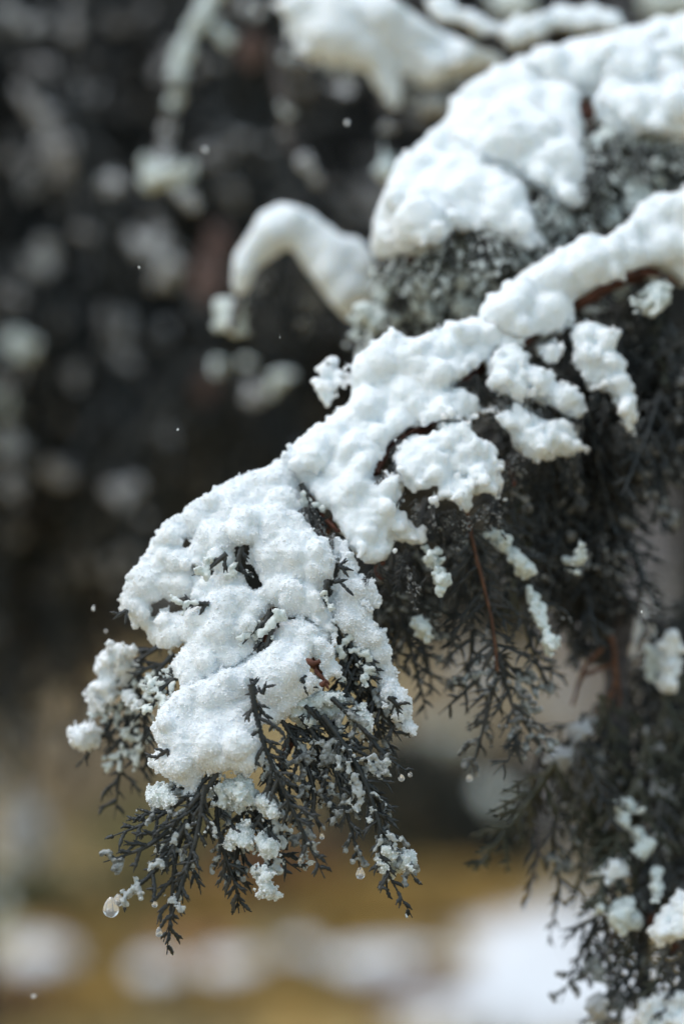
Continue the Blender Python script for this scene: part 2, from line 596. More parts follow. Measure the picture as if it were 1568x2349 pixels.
def spray(parent, ctrl, shoot=.022, spacing=.0042, r=.00095, normal=(0, -1, .25), near=True, frost=0.0, mat='leaf', stem_mat=None,
          as_objects=False, t0=0.0, grav=.15, frost_r=.0016, name='spray', frost_mat='snow_wet', label=None, prof=.65, droop=.25, flat=.3):
    """one flat hanging cypress spray: an axis with shoots on both sides, each with its own scaly side shoots"""
    step = .0007 if near else .0016
    sides = 5 if near else 4
    ax = smooth_path(ctrl, step * 1.5)
    n = len(ax)
    L = np.linalg.norm(np.diff(ax, axis=0), axis=1).sum()
    axb = Buf()
    rr = np.linspace(r * 1.5, r * .95, n) * (knob(n, L / n, 1.0, .5))
    axb.tube(ax, rr, sides)
    o = None
    if as_objects or stem_mat:
        V, F = axb.arrays()
        o = mkobj(name, V, F, M[stem_mat or mat], parent, True, ax[0])
        body = Buf()
    else:
        body = axb
    nv = nrm(np.array(normal, float) + rng.normal(0, .22, 3))
    T = np.gradient(ax, axis=0); T /= np.linalg.norm(T, axis=1)[:, None]
    k = int(L * (1 - t0) / spacing)
    allp = [ax]
    for i in range(k):
        f = t0 + (1 - t0) * (i + random.uniform(-.25, .25)) / max(k, 1)
        f = min(max(f, 0), .985)
        q = int(f * (n - 1))
        sg = 1 if i % 2 else -1
        side = nrm(np.cross(T[q], nv)) * sg
        l1 = shoot * ((1 - f) ** prof) * min(1, .35 + f * 5) * random.uniform(.35, 1.3) + .003
        a = math.radians(random.uniform(33, 58))
        d = nrm(T[q] * math.cos(a) + side * math.sin(a) + nv * random.uniform(-flat, flat) + np.array([0, 0, -droop]))
        if as_objects and SHOOT_BUDGET.get(parent, 0) < 280 and l1 > .006:
            b = Buf()
            allp += shoot_tubes(b, ax[q], d, side, l1, r, step, sides, grav, True, nv)
            V, F = b.arrays()
            mkobj('shoot', V, F, M[mat], o, True, ax[q])
            SHOOT_BUDGET[parent] = SHOOT_BUDGET.get(parent, 0) + 1
        else:
            allp += shoot_tubes(body, ax[q], d, side, l1, r, step, sides, grav, True, nv)
    if o is None:
        V, F = body.arrays()
        o = mkobj(name, V, F, M[mat], parent, True, ax[0])
    elif body.n:
        V, F = body.arrays()
        mkobj('foliage', V, F, M[mat], o, True, ax[0])
    if frost > 0:
        A = np.concatenate(allp[1:])
        cnt = int(len(A) * frost * 3.2)
        C, R = [], []
        for _ in range(max(3, cnt // 40)):          # wet snow sleeves the shoots in runs
            k0 = int(rng.integers(len(A)))
            run = A[k0:k0 + int(rng.integers(10, 34))]
            run = run[np.linalg.norm(run - run[0], axis=1) < .02]
            rs = frost_r * rng.uniform(.55, 1.15)
            C.append(run + rng.normal(0, rs * .38, run.shape) + np.array([0, -rs * .35, rs * .35]))
            R.append(rs * rng.uniform(.45, 1.05, len(run)))
        V, F, _, _ = blob_mesh(np.concatenate(C), np.concatenate(R), frost_r * .4, frost_r * .5, frost_r * 1.8, frost_r * .25, 1)
        g = mkobj('frost', V, F, M[frost_mat], o, True, ax[0])
        g['kind'] = 'stuff'
    if label: o['label'] = label
    return o


def spray_template(name, L, shoot, r, mat, seed, n_sub=1, spread=.12):
    """local mesh, hanging down -Z from the origin, flat in XZ; n_sub sprays side by side"""
    random.seed(seed)
    b = Buf()
    for q in range(n_sub):
        off = np.array([random.uniform(-spread, spread), random.uniform(-spread, spread) * .6, random.uniform(-spread, spread) * .4]) if n_sub > 1 else np.zeros(3)
        l = L * random.uniform(.6, 1.0) if n_sub > 1 else L
        bend = random.uniform(-.3, .3)
        ctrl = [np.zeros(3) + off * .25, off + np.array([bend * .1, 0, -.35]) * l, off + np.array([bend * .5, random.uniform(-.1, .1), -1]) * l]
        ax = smooth_path(ctrl, .005)
        n = len(ax)
        b.tube(ax, np.linspace(r * 1.6, r * .8, n), 4)
        ang = random.uniform(-.9, .9)
        nv = np.array([math.sin(ang), -math.cos(ang), .15])
        T = np.gradient(ax, axis=0); T /= np.linalg.norm(T, axis=1)[:, None]
        k = int(l / (shoot * .22))
        for i in range(k):
            f = min((i + random.random() * .5) / k, .98)
            p0 = ax[int(f * (n - 1))]
            tt = T[int(f * (n - 1))]
            side = nrm(np.cross(tt, nv)) * (1 if i % 2 else -1)
            l1 = shoot * (1 - f) ** .6 * min(1, .4 + 4 * f) * random.uniform(.6, 1.2) + .1 * shoot
            a = math.radians(random.uniform(32, 58))
            d = nrm(tt * math.cos(a) + side * math.sin(a) + nv * random.uniform(-.35, .35))
            s = np.linspace(0, l1, 4)[:, None]
            path = p0 + d * s + np.array([0, 0, -.2]) * s ** 2 / l1
            b.tube(path, np.array([1, 1, .9, .3]) * r, 4)
            for jn in range(1, 6):
                g = jn / 6
                l2 = l1 * .45 * (1 - g) + .06 * shoot
                d2 = nrm(d * .75 + side * (.7 if jn % 2 else -.7) * random.uniform(.7, 1.2) + nv * random.uniform(-.3, .3))
                q0 = path[0] + (path[-1] - path[0]) * g
                s2 = np.linspace(0, l2, 3)[:, None]
                b.tube(q0 + d2 * s2, np.array([1, .9, .3]) * r * .9, 3)
    V, F = b.arrays()
    return mesh_from(name, V, F, mat)


def hang(parent, me, p, scale=1.0, rx=0, ry=0, rz=0, name='spray'):
    o = link_mesh(name, me, parent, p)
    o.rotation_euler = (rx, ry, rz)
    o.scale = (scale,) * 3
    return o


def stem_obj(name, ctrl, r0, r1, mat, parent=None, sides=8, step=.004, jit=.08):
    ax = smooth_path(ctrl, step)
    n = len(ax)
    b = Buf()
    b.tube(ax + rng.normal(0, r1 * jit, ax.shape), np.linspace(r0, r1, n) * (1 + rng.normal(0, jit, n)), sides)
    V, F = b.arrays()
    return mkobj(name, V, F, M[mat], parent, True, ax[0])


def pts(dfn, uv, off=0.0):
    out = []
    for q in uv:
        d = (dfn([q[0]], [q[1]])[0] if callable(dfn) else dfn) + off
        if len(q) > 2: d += q[2] * .01
        out.append(P(q[0], q[1], d))
    return out

#@@GROUND
# ================================================================== the ground and what stands far behind
def ground_mat():
    m, t, p = new_mat('grassy ground')
    n1 = noise_node(t, 1.5, 5, .6)
    r1 = ramp_node(t, n1.outputs['Fac'], [(.34, (.07, .065, .04)), (.45, (.22, .17, .09)), (.54, (.46, .33, .11)), (.64, (.30, .13, .06))])
    t.links.new(r1.outputs[0], p.inputs['Base Color'])
    p.inputs['Roughness'].default_value = .9
    return m


M['ground'] = ground_mat()
gx = np.concatenate([np.linspace(-160, -12, 16), np.linspace(-10, 10, 60), np.linspace(12, 160, 16)])
gy = np.concatenate([np.linspace(-60, -2, 8), np.linspace(0, 34, 90), np.linspace(38, 220, 14)])


def ground_z(x, y):
    x = np.asarray(x, float); y = np.asarray(y, float)
    return .06 * vnoise(x * .7 + 5, y * .7 + 9, x * 0 + .5) + .02 * vnoise(x * 2.3, y * 2.3, x * 0 + 3.5)


GX, GY = np.meshgrid(gx, gy, indexing='ij')
GZ = ground_z(GX.ravel(), GY.ravel())
V = np.stack([GX.ravel(), GY.ravel(), GZ], 1)
ny_ = len(gy)
ii = (np.arange(len(gx) - 1)[:, None] * ny_ + np.arange(ny_ - 1)[None]).ravel()
F = np.stack([ii, ii + ny_, ii + ny_ + 1, ii + 1], 1)
tag(mkobj('ground', V, F, M['ground'], None, True, np.zeros(3)), 'blurred brown and olive ground with dead grass and leaves', kind='structure')


def ground_pt(u, v):
    d = CAM_Z / ((v - 1174.5) * K)
    x = (u - 784) * K * d
    return x, d


def ground_snow(u, v, ru, rv, label):
    x, y = ground_pt(u, v)
    _, y0 = ground_pt(u, v + rv); _, y1 = ground_pt(u, v - rv)
    rx, ry = ru * K * y, (y1 - y0) / 2
    y = (y0 + y1) / 2
    nr, na = 9, 44
    a = np.linspace(0, 2 * math.pi, na, endpoint=False)
    rim = 1 + .28 * vnoise(np.cos(a) * 1.7 + u, np.sin(a) * 1.7 + v, a * 0) + .12 * vnoise(np.cos(a) * 5 + u, np.sin(a) * 5 + v, a * 0)
    V, F = [], []
    for i in range(nr + 1):
        f = i / nr
        px = x + np.cos(a) * rim * rx * f; py = y + np.sin(a) * rim * ry * f
        hgt = .05 * (1 - f ** 3) + .012 * vnoise(px * 6, py * 6, px * 0) * (1 - f) - (.03 if i == nr else 0)
        V.append(np.stack([px, py, ground_z(px, py) + .02 + hgt], 1))
    V = np.concatenate(V)
    i = np.arange(nr)[:, None] * na; j = np.arange(na)[None]; j2 = (j + 1) % na
    F = np.stack([i + j, i + na + j, i + na + j2, i + j2], 2).reshape(-1, 4)
    o = mkobj('snow_patch', V, F, M['snow_ground'], None, True, np.array([x, y, 0]))
    tag(o, label, 'snow patch', 'snow patches lying on the ground')


PATCH = []
M['snow_ground'] = snow_mat('ground snow', (.74, .755, .77), 0, .7, 20, .3)
for a_ in [(1240, 2300, 400, 130, 'largest white snow patch on the ground behind the lower right twigs'),
           (1230, 2140, 190, 50, 'pale snow strip on the ground just beyond the largest patch'),
           (900, 2212, 170, 30, 'long narrow snow strip lying below the tips of the hanging sprays'),
           (535, 2225, 95, 32, 'snow patch on the ground below the longest hanging twig tip'),
           (470, 2290, 60, 16, 'thin snow streak in front of the patch below the longest twig'),
           (350, 2255, 80, 26, 'small snow patch between the left and middle ground patches'),
           (700, 2195, 70, 18, 'smallest snow patch between the middle patch and the long strip'),
           (240, 2285, 60, 14, 'thin snow streak in front of the far left patch'),
           (760, 2262, 90, 14, 'thin snow streak in front of the long narrow strip'),
           (95, 2215, 95, 30, 'snow patch on the ground at the far lower left')]:
    ground_snow(*a_)
    x_, y_ = ground_pt(a_[0], a_[1]); yn, yf = ground_pt(0, a_[1] + a_[3])[1], ground_pt(0, a_[1] - a_[3])[1]
    PATCH.append((x_, (yn + yf) / 2, a_[2] * K * y_, (yf - yn) / 2))

# dead grass: short blades standing over the ground in view
def make_grass(name, label, mat, n, seed, hmin, hmax):
    r_ = np.random.default_rng(seed)
    y = r_.uniform(6.6, 24, n)
    x = r_.uniform(-.30, .30, n) * y
    ok = vnoise(x * 1.1 + seed, y * 1.1, x * 0) > -.15
    for (cx, cy, ex, ey) in PATCH:
        ok &= ((x - cx) / ex) ** 2 + ((y - cy) / ey) ** 2 > .95
    x, y = x[ok], y[ok]
    z = ground_z(x, y)
    n = len(x)
    hh = r_.uniform(hmin, hmax, n); wd = r_.uniform(.004, .010, n)
    lean = r_.normal(0, .45, (n, 2)) * hh[:, None]
    a = r_.uniform(0, math.pi, n)
    dx, dy = np.cos(a) * wd, np.sin(a) * wd
    V = np.stack([np.stack([x - dx, y - dy, z], 1), np.stack([x + dx, y + dy, z], 1), np.stack([x + lean[:, 0], y + lean[:, 1], z + hh], 1)], 1).reshape(-1, 3)
    F = np.arange(3 * n).reshape(-1, 3)
    o = mkobj(name, V, F, mat, None, False, np.array([0, 12, 0]))
    tag(o, label, None, None, 'stuff')


def flat_mat(name, a, b, sc):
    m, t, p = new_mat(name)
    n1 = noise_node(t, sc, 4)
    r1 = ramp_node(t, n1.outputs['Fac'], [(.38, a), (.62, b)])
    t.links.new(r1.outputs[0], p.inputs['Base Color'])
    p.inputs['Roughness'].default_value = .8
    return m


M['grass_yellow'] = flat_mat('dead grass', (.28, .20, .085), (.50, .37, .16), 1.2)
M['grass_olive'] = flat_mat('olive grass', (.13, .115, .055), (.30, .25, .12), 1.0)
make_grass('dead_grass', 'yellow brown dead grass over the ground', M['grass_yellow'], 26000, 3, .04, .13)
make_grass('olive_grass', 'dull olive grass over the ground', M['grass_olive'], 22000, 4, .04, .15)

# far trees
def leaf_cloud(name, n, seed, shape, mat, size):
    r_ = np.random.default_rng(seed)
    P0 = shape(r_, n)
    a = r_.normal(0, 1, (n, 3)); a /= np.linalg.norm(a, axis=1)[:, None]
    b = np.cross(a, r_.normal(0, 1, (n, 3))); b /= np.linalg.norm(b, axis=1)[:, None]
    s = r_.uniform(.5, 1.3, (n, 1)) * size
    V = np.stack([P0 - a * s, P0 + b * s * .45, P0 + a * s, P0 - b * s * .45], 1).reshape(-1, 3)
    return mesh_from(name, V, np.arange(4 * n).reshape(-1, 4), mat, False)


def cone_shape(h, r):
    def f(g, n):
        z = h * (1 - np.sqrt(g.random(n)))
        k = g.integers(0, 40, n)
        ang = k * 2.4 + g.normal(0, .16, n)
        rad = r * (1 - z / h) ** .8 * np.sqrt(g.uniform(.25, 1, n)) * (.75 + .35 * np.sin(k * 12.9))
        return np.stack([np.cos(ang) * rad, np.sin(ang) * rad, z + .6 - .25 * rad], 1)
    return f


M['far_leaf'] = flat_mat('far conifer foliage', (.010, .013, .012), (.034, .036, .030), 2.0)
far_meshes = [leaf_cloud('crown', 5200, 20 + k, cone_shape(9 + k, 2.3 + .2 * k), M['far_leaf'], .26) for k in range(3)]
b = Buf(); b.tube(smooth_path([(0, 0, -.1), (.03, 0, 2), (0, .02, 8)], .5), np.linspace(.2, .05, len(smooth_path([(0, 0, -.1), (.03, 0, 2), (0, .02, 8)], .5))), 8)
far_trunk = mesh_from('trunk', *b.arrays(), M['bark_dark'])
for k in range(13):
    x = -13.5 + k * 2.2 + random.uniform(-.6, .6)
    y = 27 + 5 * (k % 3) + random.uniform(-1, 1)
    tr = empty('conifer_tree', (x, y, 0), 'dark blurred conifer in the far row of trees behind everything', 'tree', 'far dark conifers')
    c = link_mesh('crown', far_meshes[k % 3], tr, (x, y, 0)); c.rotation_euler = (0, 0, k * 1.7)
    link_mesh('trunk', far_trunk, tr, (x, y, 0))

# brown and dark shrubs in the middle distance
def shrub(u, v, h_, w_, label, mat, seed, n=2600):
    x, y = ground_pt(u, v)
    def ball(g, k):
        q = g.normal(0, 1, (k, 3)); q /= np.linalg.norm(q, axis=1)[:, None]
        q *= g.uniform(.25, 1, (k, 1)) ** .5
        q = q * (1 + .25 * vnoise(q[:, 0] * 3 + seed, q[:, 1] * 3, q[:, 2] * 3))[:, None]
        return q * np.array([w_, w_, h_ / 2]) + np.array([0, 0, h_ / 2 + .02])
    r_ = empty('shrub', (x, y, 0), label, 'shrub', None)
    link_mesh('foliage', leaf_cloud('foliage', n, seed, ball, mat, .035), r_, (x, y, 0))
    bb = Buf()
    for k in range(5):
        a = k * 1.3
        bb.tube(smooth_path([(0, 0, -.03), (math.cos(a) * w_ * .3, math.sin(a) * w_ * .3, h_ * .4), (math.cos(a) * w_ * .6, math.sin(a) * w_ * .6, h_ * .8)], .08),
                np.linspace(.012, .004, len(smooth_path([(0, 0, -.03), (math.cos(a) * w_ * .3, math.sin(a) * w_ * .3, h_ * .4), (math.cos(a) * w_ * .6, math.sin(a) * w_ * .6, h_ * .8)], .08))), 5)
    mkobj('stem', *bb.arrays(), M['bark_grey'], r_, True, np.array([x, y, 0]))
    return r_


M['shrub_dark'] = flat_mat('dark shrub leaves', (.012, .015, .012), (.04, .042, .028), 5)
M['shrub_brown'] = flat_mat('russet shrub leaves', (.09, .035, .022), (.20, .10, .07), 5)
M['shrub_gold'] = flat_mat('golden shrub leaves', (.24, .15, .04), (.50, .32, .09), 5)
M['shrub_tan'] = flat_mat('tan shrub leaves', (.32, .25, .16), (.55, .45, .32), 5)
shrub(930, 2000, .62, .42, 'low dark shrub behind the hanging sprays right of centre', M['shrub_dark'], 41)
shrub(1180, 1980, .50, .30, 'low dark olive shrub left of the lower right foliage', M['shrub_dark'], 42)
shrub(60, 1640, 1.6, .8, 'rusty brown shrub at the left edge below the dark tree', M['shrub_brown'], 43)
shrub(210, 1900, .62, .40, 'tan shrub left of the small hanging sprig', M['shrub_tan'], 44)
shrub(230, 2190, .14, .16, 'small golden tuft between the two left ground snow patches', M['shrub_gold'], 45, 900)
shrub(820, 2120, .16, .30, 'low golden tuft under the middle hanging sprays', M['shrub_gold'], 46, 1200)
M['shrub_russet'] = flat_mat('brown litter leaves', (.10, .045, .02), (.24, .12, .05), 5)
M['shrub_moss'] = flat_mat('dark olive tuft leaves', (.05, .055, .025), (.13, .125, .05), 5)
for (u_, v_, h_, w_, lab_, m_) in [(560, 2010, .16, .26, 'dark olive tuft right of the longest hanging twig', 'shrub_moss'), (760, 2030, .14, .24, 'dark olive tuft under the middle hanging sprays', 'shrub_moss'),
        (300, 2120, .14, .22, 'moss-coloured tuft above the left snow patches', 'shrub_moss'), (60, 2110, .18, .22, 'grey-green tuft at the left edge above the snow patch', 'shrub_moss'),
        (480, 2130, .14, .20, 'golden tuft straight below the longest hanging twig', 'shrub_gold'), (960, 2095, .14, .18, 'bright golden tuft left of the ground snow strip', 'shrub_gold'),
        (700, 2300, .08, .16, 'olive tuft at the bottom between the snow patches', 'shrub_moss'), (235, 2262, .07, .10, 'golden tuft poking up between the far left and small snow patches', 'shrub_gold'), (445, 2300, .06, .10, 'brown tuft poking up left of the middle snow patch', 'shrub_russet'), (660, 2262, .07, .09, 'russet tuft poking up right of the middle snow patch', 'shrub_russet'),
        (1010, 2262, .05, .10, 'tan tuft poking through the long snow strip', 'shrub_tan'), (790, 2190, .06, .12, 'pale gold tuft behind the long snow strip', 'shrub_gold'), (60, 2340, .10, .2, 'brown tuft in the bottom left corner', 'shrub_brown')]:
    shrub(u_, v_, h_, w_, lab_, M[m_], 100 + u_ % 97, 800)
M['shrub_olive'] = flat_mat('olive leaves', (.14, .125, .05), (.30, .26, .11), 5)
shrub(640, 2075, .26, .34, 'brown leafy tuft behind the longest hanging twig', M['shrub_russet'], 51, 1500)
shrub(400, 2010, .34, .40, 'olive tuft left of the longest hanging twig', M['shrub_olive'], 52, 1500)
shrub(1040, 2120, .18, .30, 'golden tuft beyond the snow strip, left of the lower right foliage', M['shrub_gold'], 53, 1200)
shrub(620, 2340, .10, .30, 'tawny tuft at the bottom edge under the middle snow patch', M['shrub_gold'], 54, 900)
shrub(150, 2330, .10, .30, 'golden tuft at the bottom edge under the left snow patch', M['shrub_gold'], 56, 900)
shrub(270, 1790, .5, .4, 'tan tuft behind the far left sprig', M['shrub_tan'], 57, 1500)
shrub(1130, 2050, .34, .16, 'small dark tuft beside the lower right foliage edge', M['shrub_dark'], 58, 900)
shrub(960, 2330, .10, .22, 'brown tuft at the bottom edge left of the largest snow patch', M['shrub_russet'], 55, 900)
M['shrub_grey'] = flat_mat('snow dusted twigs', (.20, .185, .18), (.46, .43, .42), 5)
shrub(1490, 2120, 1.75, .42, 'tall grey snow-dusted shrub far behind the gap in the right foliage', M['shrub_grey'], 47, 3600)
shrub(1060, 1960, .95, .40, 'grey-beige shrub far behind the hanging middle spray', M['shrub_tan'], 48, 2400)

#@@BACK
# ================================================================== the dark tree close behind
bough_me = [spray_template('bough', .26, .085, .0022, M['leaf_back'], 60 + k, 7, .12) for k in range(5)]
bough_snow = []
for k, me in enumerate(bough_me):
    co = np.zeros(len(me.vertices) * 3, np.float32); me.vertices.foreach_get('co', co); co = co.reshape(-1, 3)
    C, R = [], []
    for _ in range(16):
        c0 = co[rng.integers(len(co))]
        q = rng.integers(3, 9)
        C.append(c0 + rng.normal(0, .007, (q, 3)) + np.array([0, 0, .003])); R.append(rng.uniform(.003, .008, q))
    V, F, _, _ = blob_mesh(np.concatenate(C), np.concatenate(R), .003, .002, .012, 0, 1)
    bough_snow.append(mesh_from('snow', V, F, M['snow_dab'], True))
random.seed(5)


def back_tree(u, d, label, seed, zones, trunk_r):
    random.seed(seed)
    x = (u - 784) * K * d
    r_ = empty('cypress_tree', (x, d, 0), label, 'tree', 'dark cypress trees close behind the branch')
    stem_obj('trunk', [(x, d, -.05), (x + .02, d, .9), (x - .01, d, 1.9), (x + .01, d + .02, 3.3)], trunk_r, trunk_r * .45, 'bark_dark', r_, 10, .06, .05)
    for (u0, v0, u1, v1, d0, d1, n) in zones:
        for _ in range(n):
            uu, vv, dd = random.uniform(u0, u1), random.uniform(v0, v1), random.uniform(d0, d1)
            p_ = P(uu, vv, dd)
            k = random.randrange(len(bough_me))
            bo = hang(r_, bough_me[k], p_, random.uniform(.8, 1.35), random.uniform(-.35, .35), random.uniform(-.45, .45), random.uniform(0, 6.28), 'bough')
            if random.random() < .92:
                g = bpy.data.objects.new('snow', bough_snow[k]); COL.objects.link(g); g.parent = bo; g['kind'] = 'stuff'
    return r_


tree_left = back_tree(-150, 2.9, 'dark cypress tree at the left, its boughs blurred behind the branch', 1,
          [(-250, -120, 560, 900, 2.3, 3.1, 110), (-250, 900, 60, 1350, 2.6, 3.1, 14), (-600, -300, -200, 1300, 2.4, 3.2, 22), (-250, -700, 700, -100, 2.2, 3.2, 26)], .060)
back_tree(1650, 3.25, 'dark cypress tree filling the middle behind the branch, its trunk hidden', 2,
          [(480, -120, 1100, 780, 2.7, 3.6, 90), (1050, -150, 1700, 560, 2.6, 3.6, 60), (1000, 700, 1300, 900, 2.8, 3.4, 8), (600, -700, 1700, -150, 2.4, 3.4, 24)], .075)

def dead_tuft(parent, u, v, d, r, seed):
    c = P(u, v, d)
    def ball(g, k):
        q = g.normal(0, 1, (k, 3)); q /= np.linalg.norm(q, axis=1)[:, None]
        return q * g.uniform(.2, 1, (k, 1)) ** .5 * np.array([r, r, r * 1.6]) * K * d
    link_mesh('dead_foliage', leaf_cloud('dead_foliage', 420, seed, ball, M['dead_leaf'], .006), parent, c)


M['dead_leaf'] = flat_mat('dead red brown leaves', (.13, .085, .075), (.30, .21, .19), 40)
for q in ((478, 640, 2.05, 34, 71), (500, 560, 2.1, 26, 72), (575, 112, 2.0, 22, 73), (470, 880, 2.3, 26, 74), (60, 1150, 2.5, 40, 75)):
    dead_tuft(tree_left, *q)

# blurred snow on the dark trees
GB = 'blurred snow clumps on the dark trees behind'
for (zx, zy, ru, mat_, d_, lab) in [
    (140, 770, 42, 'snow_grey', 2.28, 'faint grey snow clump on the dark tree at the left, level with the snowy knot'),
    (165, 110, 42, 'snow_grey', 2.25, 'grey snow clump in the upper left corner, second from the edge'),
    (25, 70, 36, 'snow_grey', 2.25, 'grey snow clump touching the left edge at the upper corner'),
    (150, 410, 46, 'snow_grey', 2.35, 'dim wide snow clump near the left edge under the corner clumps'),
    (200, 1120, 56, 'snow_grey', 2.25, 'round grey snow clump left of the large mottled one'),
    (90, 1480, 40, 'snow_wet', 2.2, 'brightest round pale clump at the left edge halfway down'),
    (30, 1690, 46, 'snow_wet', 2.25, 'pale snow clump at the left edge just under the brightest one'),
    (60, 1890, 46, 'snow_grey', 2.25, 'grey snow clump lowest of the column at the left edge'),
    (300, 1750, 50, 'snow_grey', 2.5, 'dim brownish snow clump right of the left edge column'),
    (640, 1050, 48, 'snow_grey', 2.2, 'mottled grey snow clump left of the white hump, upper half'),
    (700, 1170, 50, 'snow_grey', 2.2, 'mottled grey snow clump left of the white hump, lower half'),
    (960, 340, 34, 'snow_grey', 2.5, 'dim snow clump between the two hanging snowy twigs'),
    (920, 1560, 28, 'snow_wet', 1.85, 'pale pinkish round clump leftmost of four below the hump'),
    (1055, 1535, 21, 'snow_wet', 1.9, 'small round clump second of four below the hump'),
    (1190, 1620, 28, 'snow_wet', 1.85, 'pale round clump rightmost of four below the hump'),
    (1070, 1665, 23, 'snow_grey', 1.95, 'dimmest round clump lowest of four below the hump'),
    (1490, 390, 28, 'snow_grey', 1.8, 'grey snow clump left of the chain beside the big mound'),
    (1085, 25, 30, 'snow', 1.8, 'white snow clump at the top edge right of the hanging snowy twig'),
    (940, 150, 40, 'snow_wet', 1.78, 'greenish white clump beside the top of the hanging snowy twig'),
    (1250, 215, 30, 'snow_wet', 1.72, 'pinkish snow clump at the lower left end of the top bough'),
    (500, 780, 40, 'snow_grey', 2.0, 'grey smudge of snow left of the snowy knot')]:
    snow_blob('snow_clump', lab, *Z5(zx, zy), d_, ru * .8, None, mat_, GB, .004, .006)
for (u, v, ru, rv, mat_, d_, lab) in [
    (886, 318, 34, 30, 'snow_grey', 1.62, 'grey snow clump highest in the chain left of the big mound'),
    (872, 372, 30, 46, 'snow_wet', 1.60, 'longest pale clump in the chain left of the big mound'),
    (985, 245, 40, 40, 'snow_grey', 1.62, 'broad grey clump tucked against the upper edge of the big mound'),
    (800, 215, 28, 22, 'snow_grey', 1.75, 'small grey clump under the left end of the top bough'),
    (60, 1160, 60, 40, 'snow_grey', 3.4, 'pinkish grey blur of snow at the left edge beside the trunk'),
    (60, 1890, 55, 110, 'snow_grey', 3.6, 'mauve grey mound of snow at the left edge near the ground'),
    (10, 2060, 40, 120, 'snow_wet', 3.6, 'lowest pale snow mound cut by the left edge'),
    (1455, 1440, 62, 30, 'snow_wet', 7.8, 'pale beige snow lump on the grey shrub seen through the gap in the right foliage'),
    (1010, 1682, 85, 30, 'snow_wet', 6.6, 'pale blurred snow lying on the beige shrub behind the hanging middle spray'),
    (1120, 1560, 50, 50, 'snow_grey', 6.6, 'grey blur of snow high on the beige shrub behind the orange stem'),
    (1270, 1600, 46, 36, 'snow_grey', 6.6, 'grey blur of snow behind the gap left of the brown twigs'),
    (1130, 1820, 46, 34, 'snow_wet', 4.2, 'pinkish grey snow clump on the low dark shrub')]:
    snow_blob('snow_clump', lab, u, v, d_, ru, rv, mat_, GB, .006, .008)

#@@MOUND
# ================================================================== branches behind: hump, twigs, top bough, mound
def branch(name, label, loc): return empty(name, loc, label, 'branch', 'snowy cypress branches')


tmpl = [spray_template('spray', .062, .024, .0010, M['leaf_dark'], 80 + k) for k in range(6)]
tmpl_olive = [spray_template('spray', .066, .024, .0010, M['leaf_olive'], 90 + k) for k in range(4)]


TF = {}
for me in tmpl + tmpl_olive:
    co = np.zeros(len(me.vertices) * 3, np.float32); me.vertices.foreach_get('co', co); co = co.reshape(-1, 3)
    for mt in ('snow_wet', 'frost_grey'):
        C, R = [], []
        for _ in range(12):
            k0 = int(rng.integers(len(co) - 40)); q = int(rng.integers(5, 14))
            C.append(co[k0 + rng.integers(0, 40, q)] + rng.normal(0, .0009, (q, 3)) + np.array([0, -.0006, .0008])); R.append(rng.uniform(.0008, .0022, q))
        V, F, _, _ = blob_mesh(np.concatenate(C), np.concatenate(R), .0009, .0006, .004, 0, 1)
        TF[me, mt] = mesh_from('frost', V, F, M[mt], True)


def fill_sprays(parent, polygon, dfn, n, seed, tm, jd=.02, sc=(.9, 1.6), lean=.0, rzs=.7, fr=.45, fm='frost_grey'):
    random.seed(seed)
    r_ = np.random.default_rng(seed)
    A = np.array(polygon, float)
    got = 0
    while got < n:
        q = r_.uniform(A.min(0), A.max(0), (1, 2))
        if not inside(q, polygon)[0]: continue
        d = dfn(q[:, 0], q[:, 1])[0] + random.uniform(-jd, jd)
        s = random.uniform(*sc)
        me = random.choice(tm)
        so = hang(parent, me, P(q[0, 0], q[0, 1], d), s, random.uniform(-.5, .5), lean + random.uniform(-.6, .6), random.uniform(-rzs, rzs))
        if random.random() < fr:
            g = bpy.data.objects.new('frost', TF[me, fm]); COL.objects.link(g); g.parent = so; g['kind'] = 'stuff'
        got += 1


# --- hump
dh = const(1.50)
hump = branch('cypress_branch', 'short blurred cypress twig bent over under the white snow hump in the middle', P(860, 600, 1.50))
stem_obj('stem', pts(1.505, [(900, 620), (800, 590), (700, 540), (660, 545), (600, 570), (560, 640), (530, 760)]), .004, .0025, 'bark_grey', hump)
fill_sprays(hump, [(600, 600), (700, 560), (800, 640), (860, 660), (840, 700), (700, 640), (600, 650)], const(1.53), 14, 3, tmpl, .02, (.35, .7))
snow_mass('snow_hump', 'smooth white snow hump arched over the short twig left of the big mound',
          poly(Z5, [(970, 1200), (990, 1080), (1060, 980), (1100, 900), (1200, 856), (1300, 876), (1390, 940), (1440, 990), (1530, 1010), (1590, 1080), (1590, 1270), (1510, 1290), (1485, 1390), (1430, 1330), (1380, 1260), (1330, 1200), (1280, 1130), (1240, 1060), (1200, 1055), (1160, 1095), (1100, 1140), (1075, 1160), (1070, 1250), (1020, 1275), (970, 1250)]),
          dh, (), 60, 4, .0018, .0006, .02, 0, nblur=4, jd=.004, group='snow caps on the branches')
snow_mass('snow_clump', 'two small lumps of snow hanging below the left end of the white hump',
          poly(Z5, [(950, 1260), (1030, 1270), (1025, 1340), (1040, 1380), (1000, 1430), (950, 1410), (935, 1350), (920, 1300)]), const(1.52), (), 30, 8, .0018, .002, .01, 0, 'snow_wet', group='snow caps on the branches')

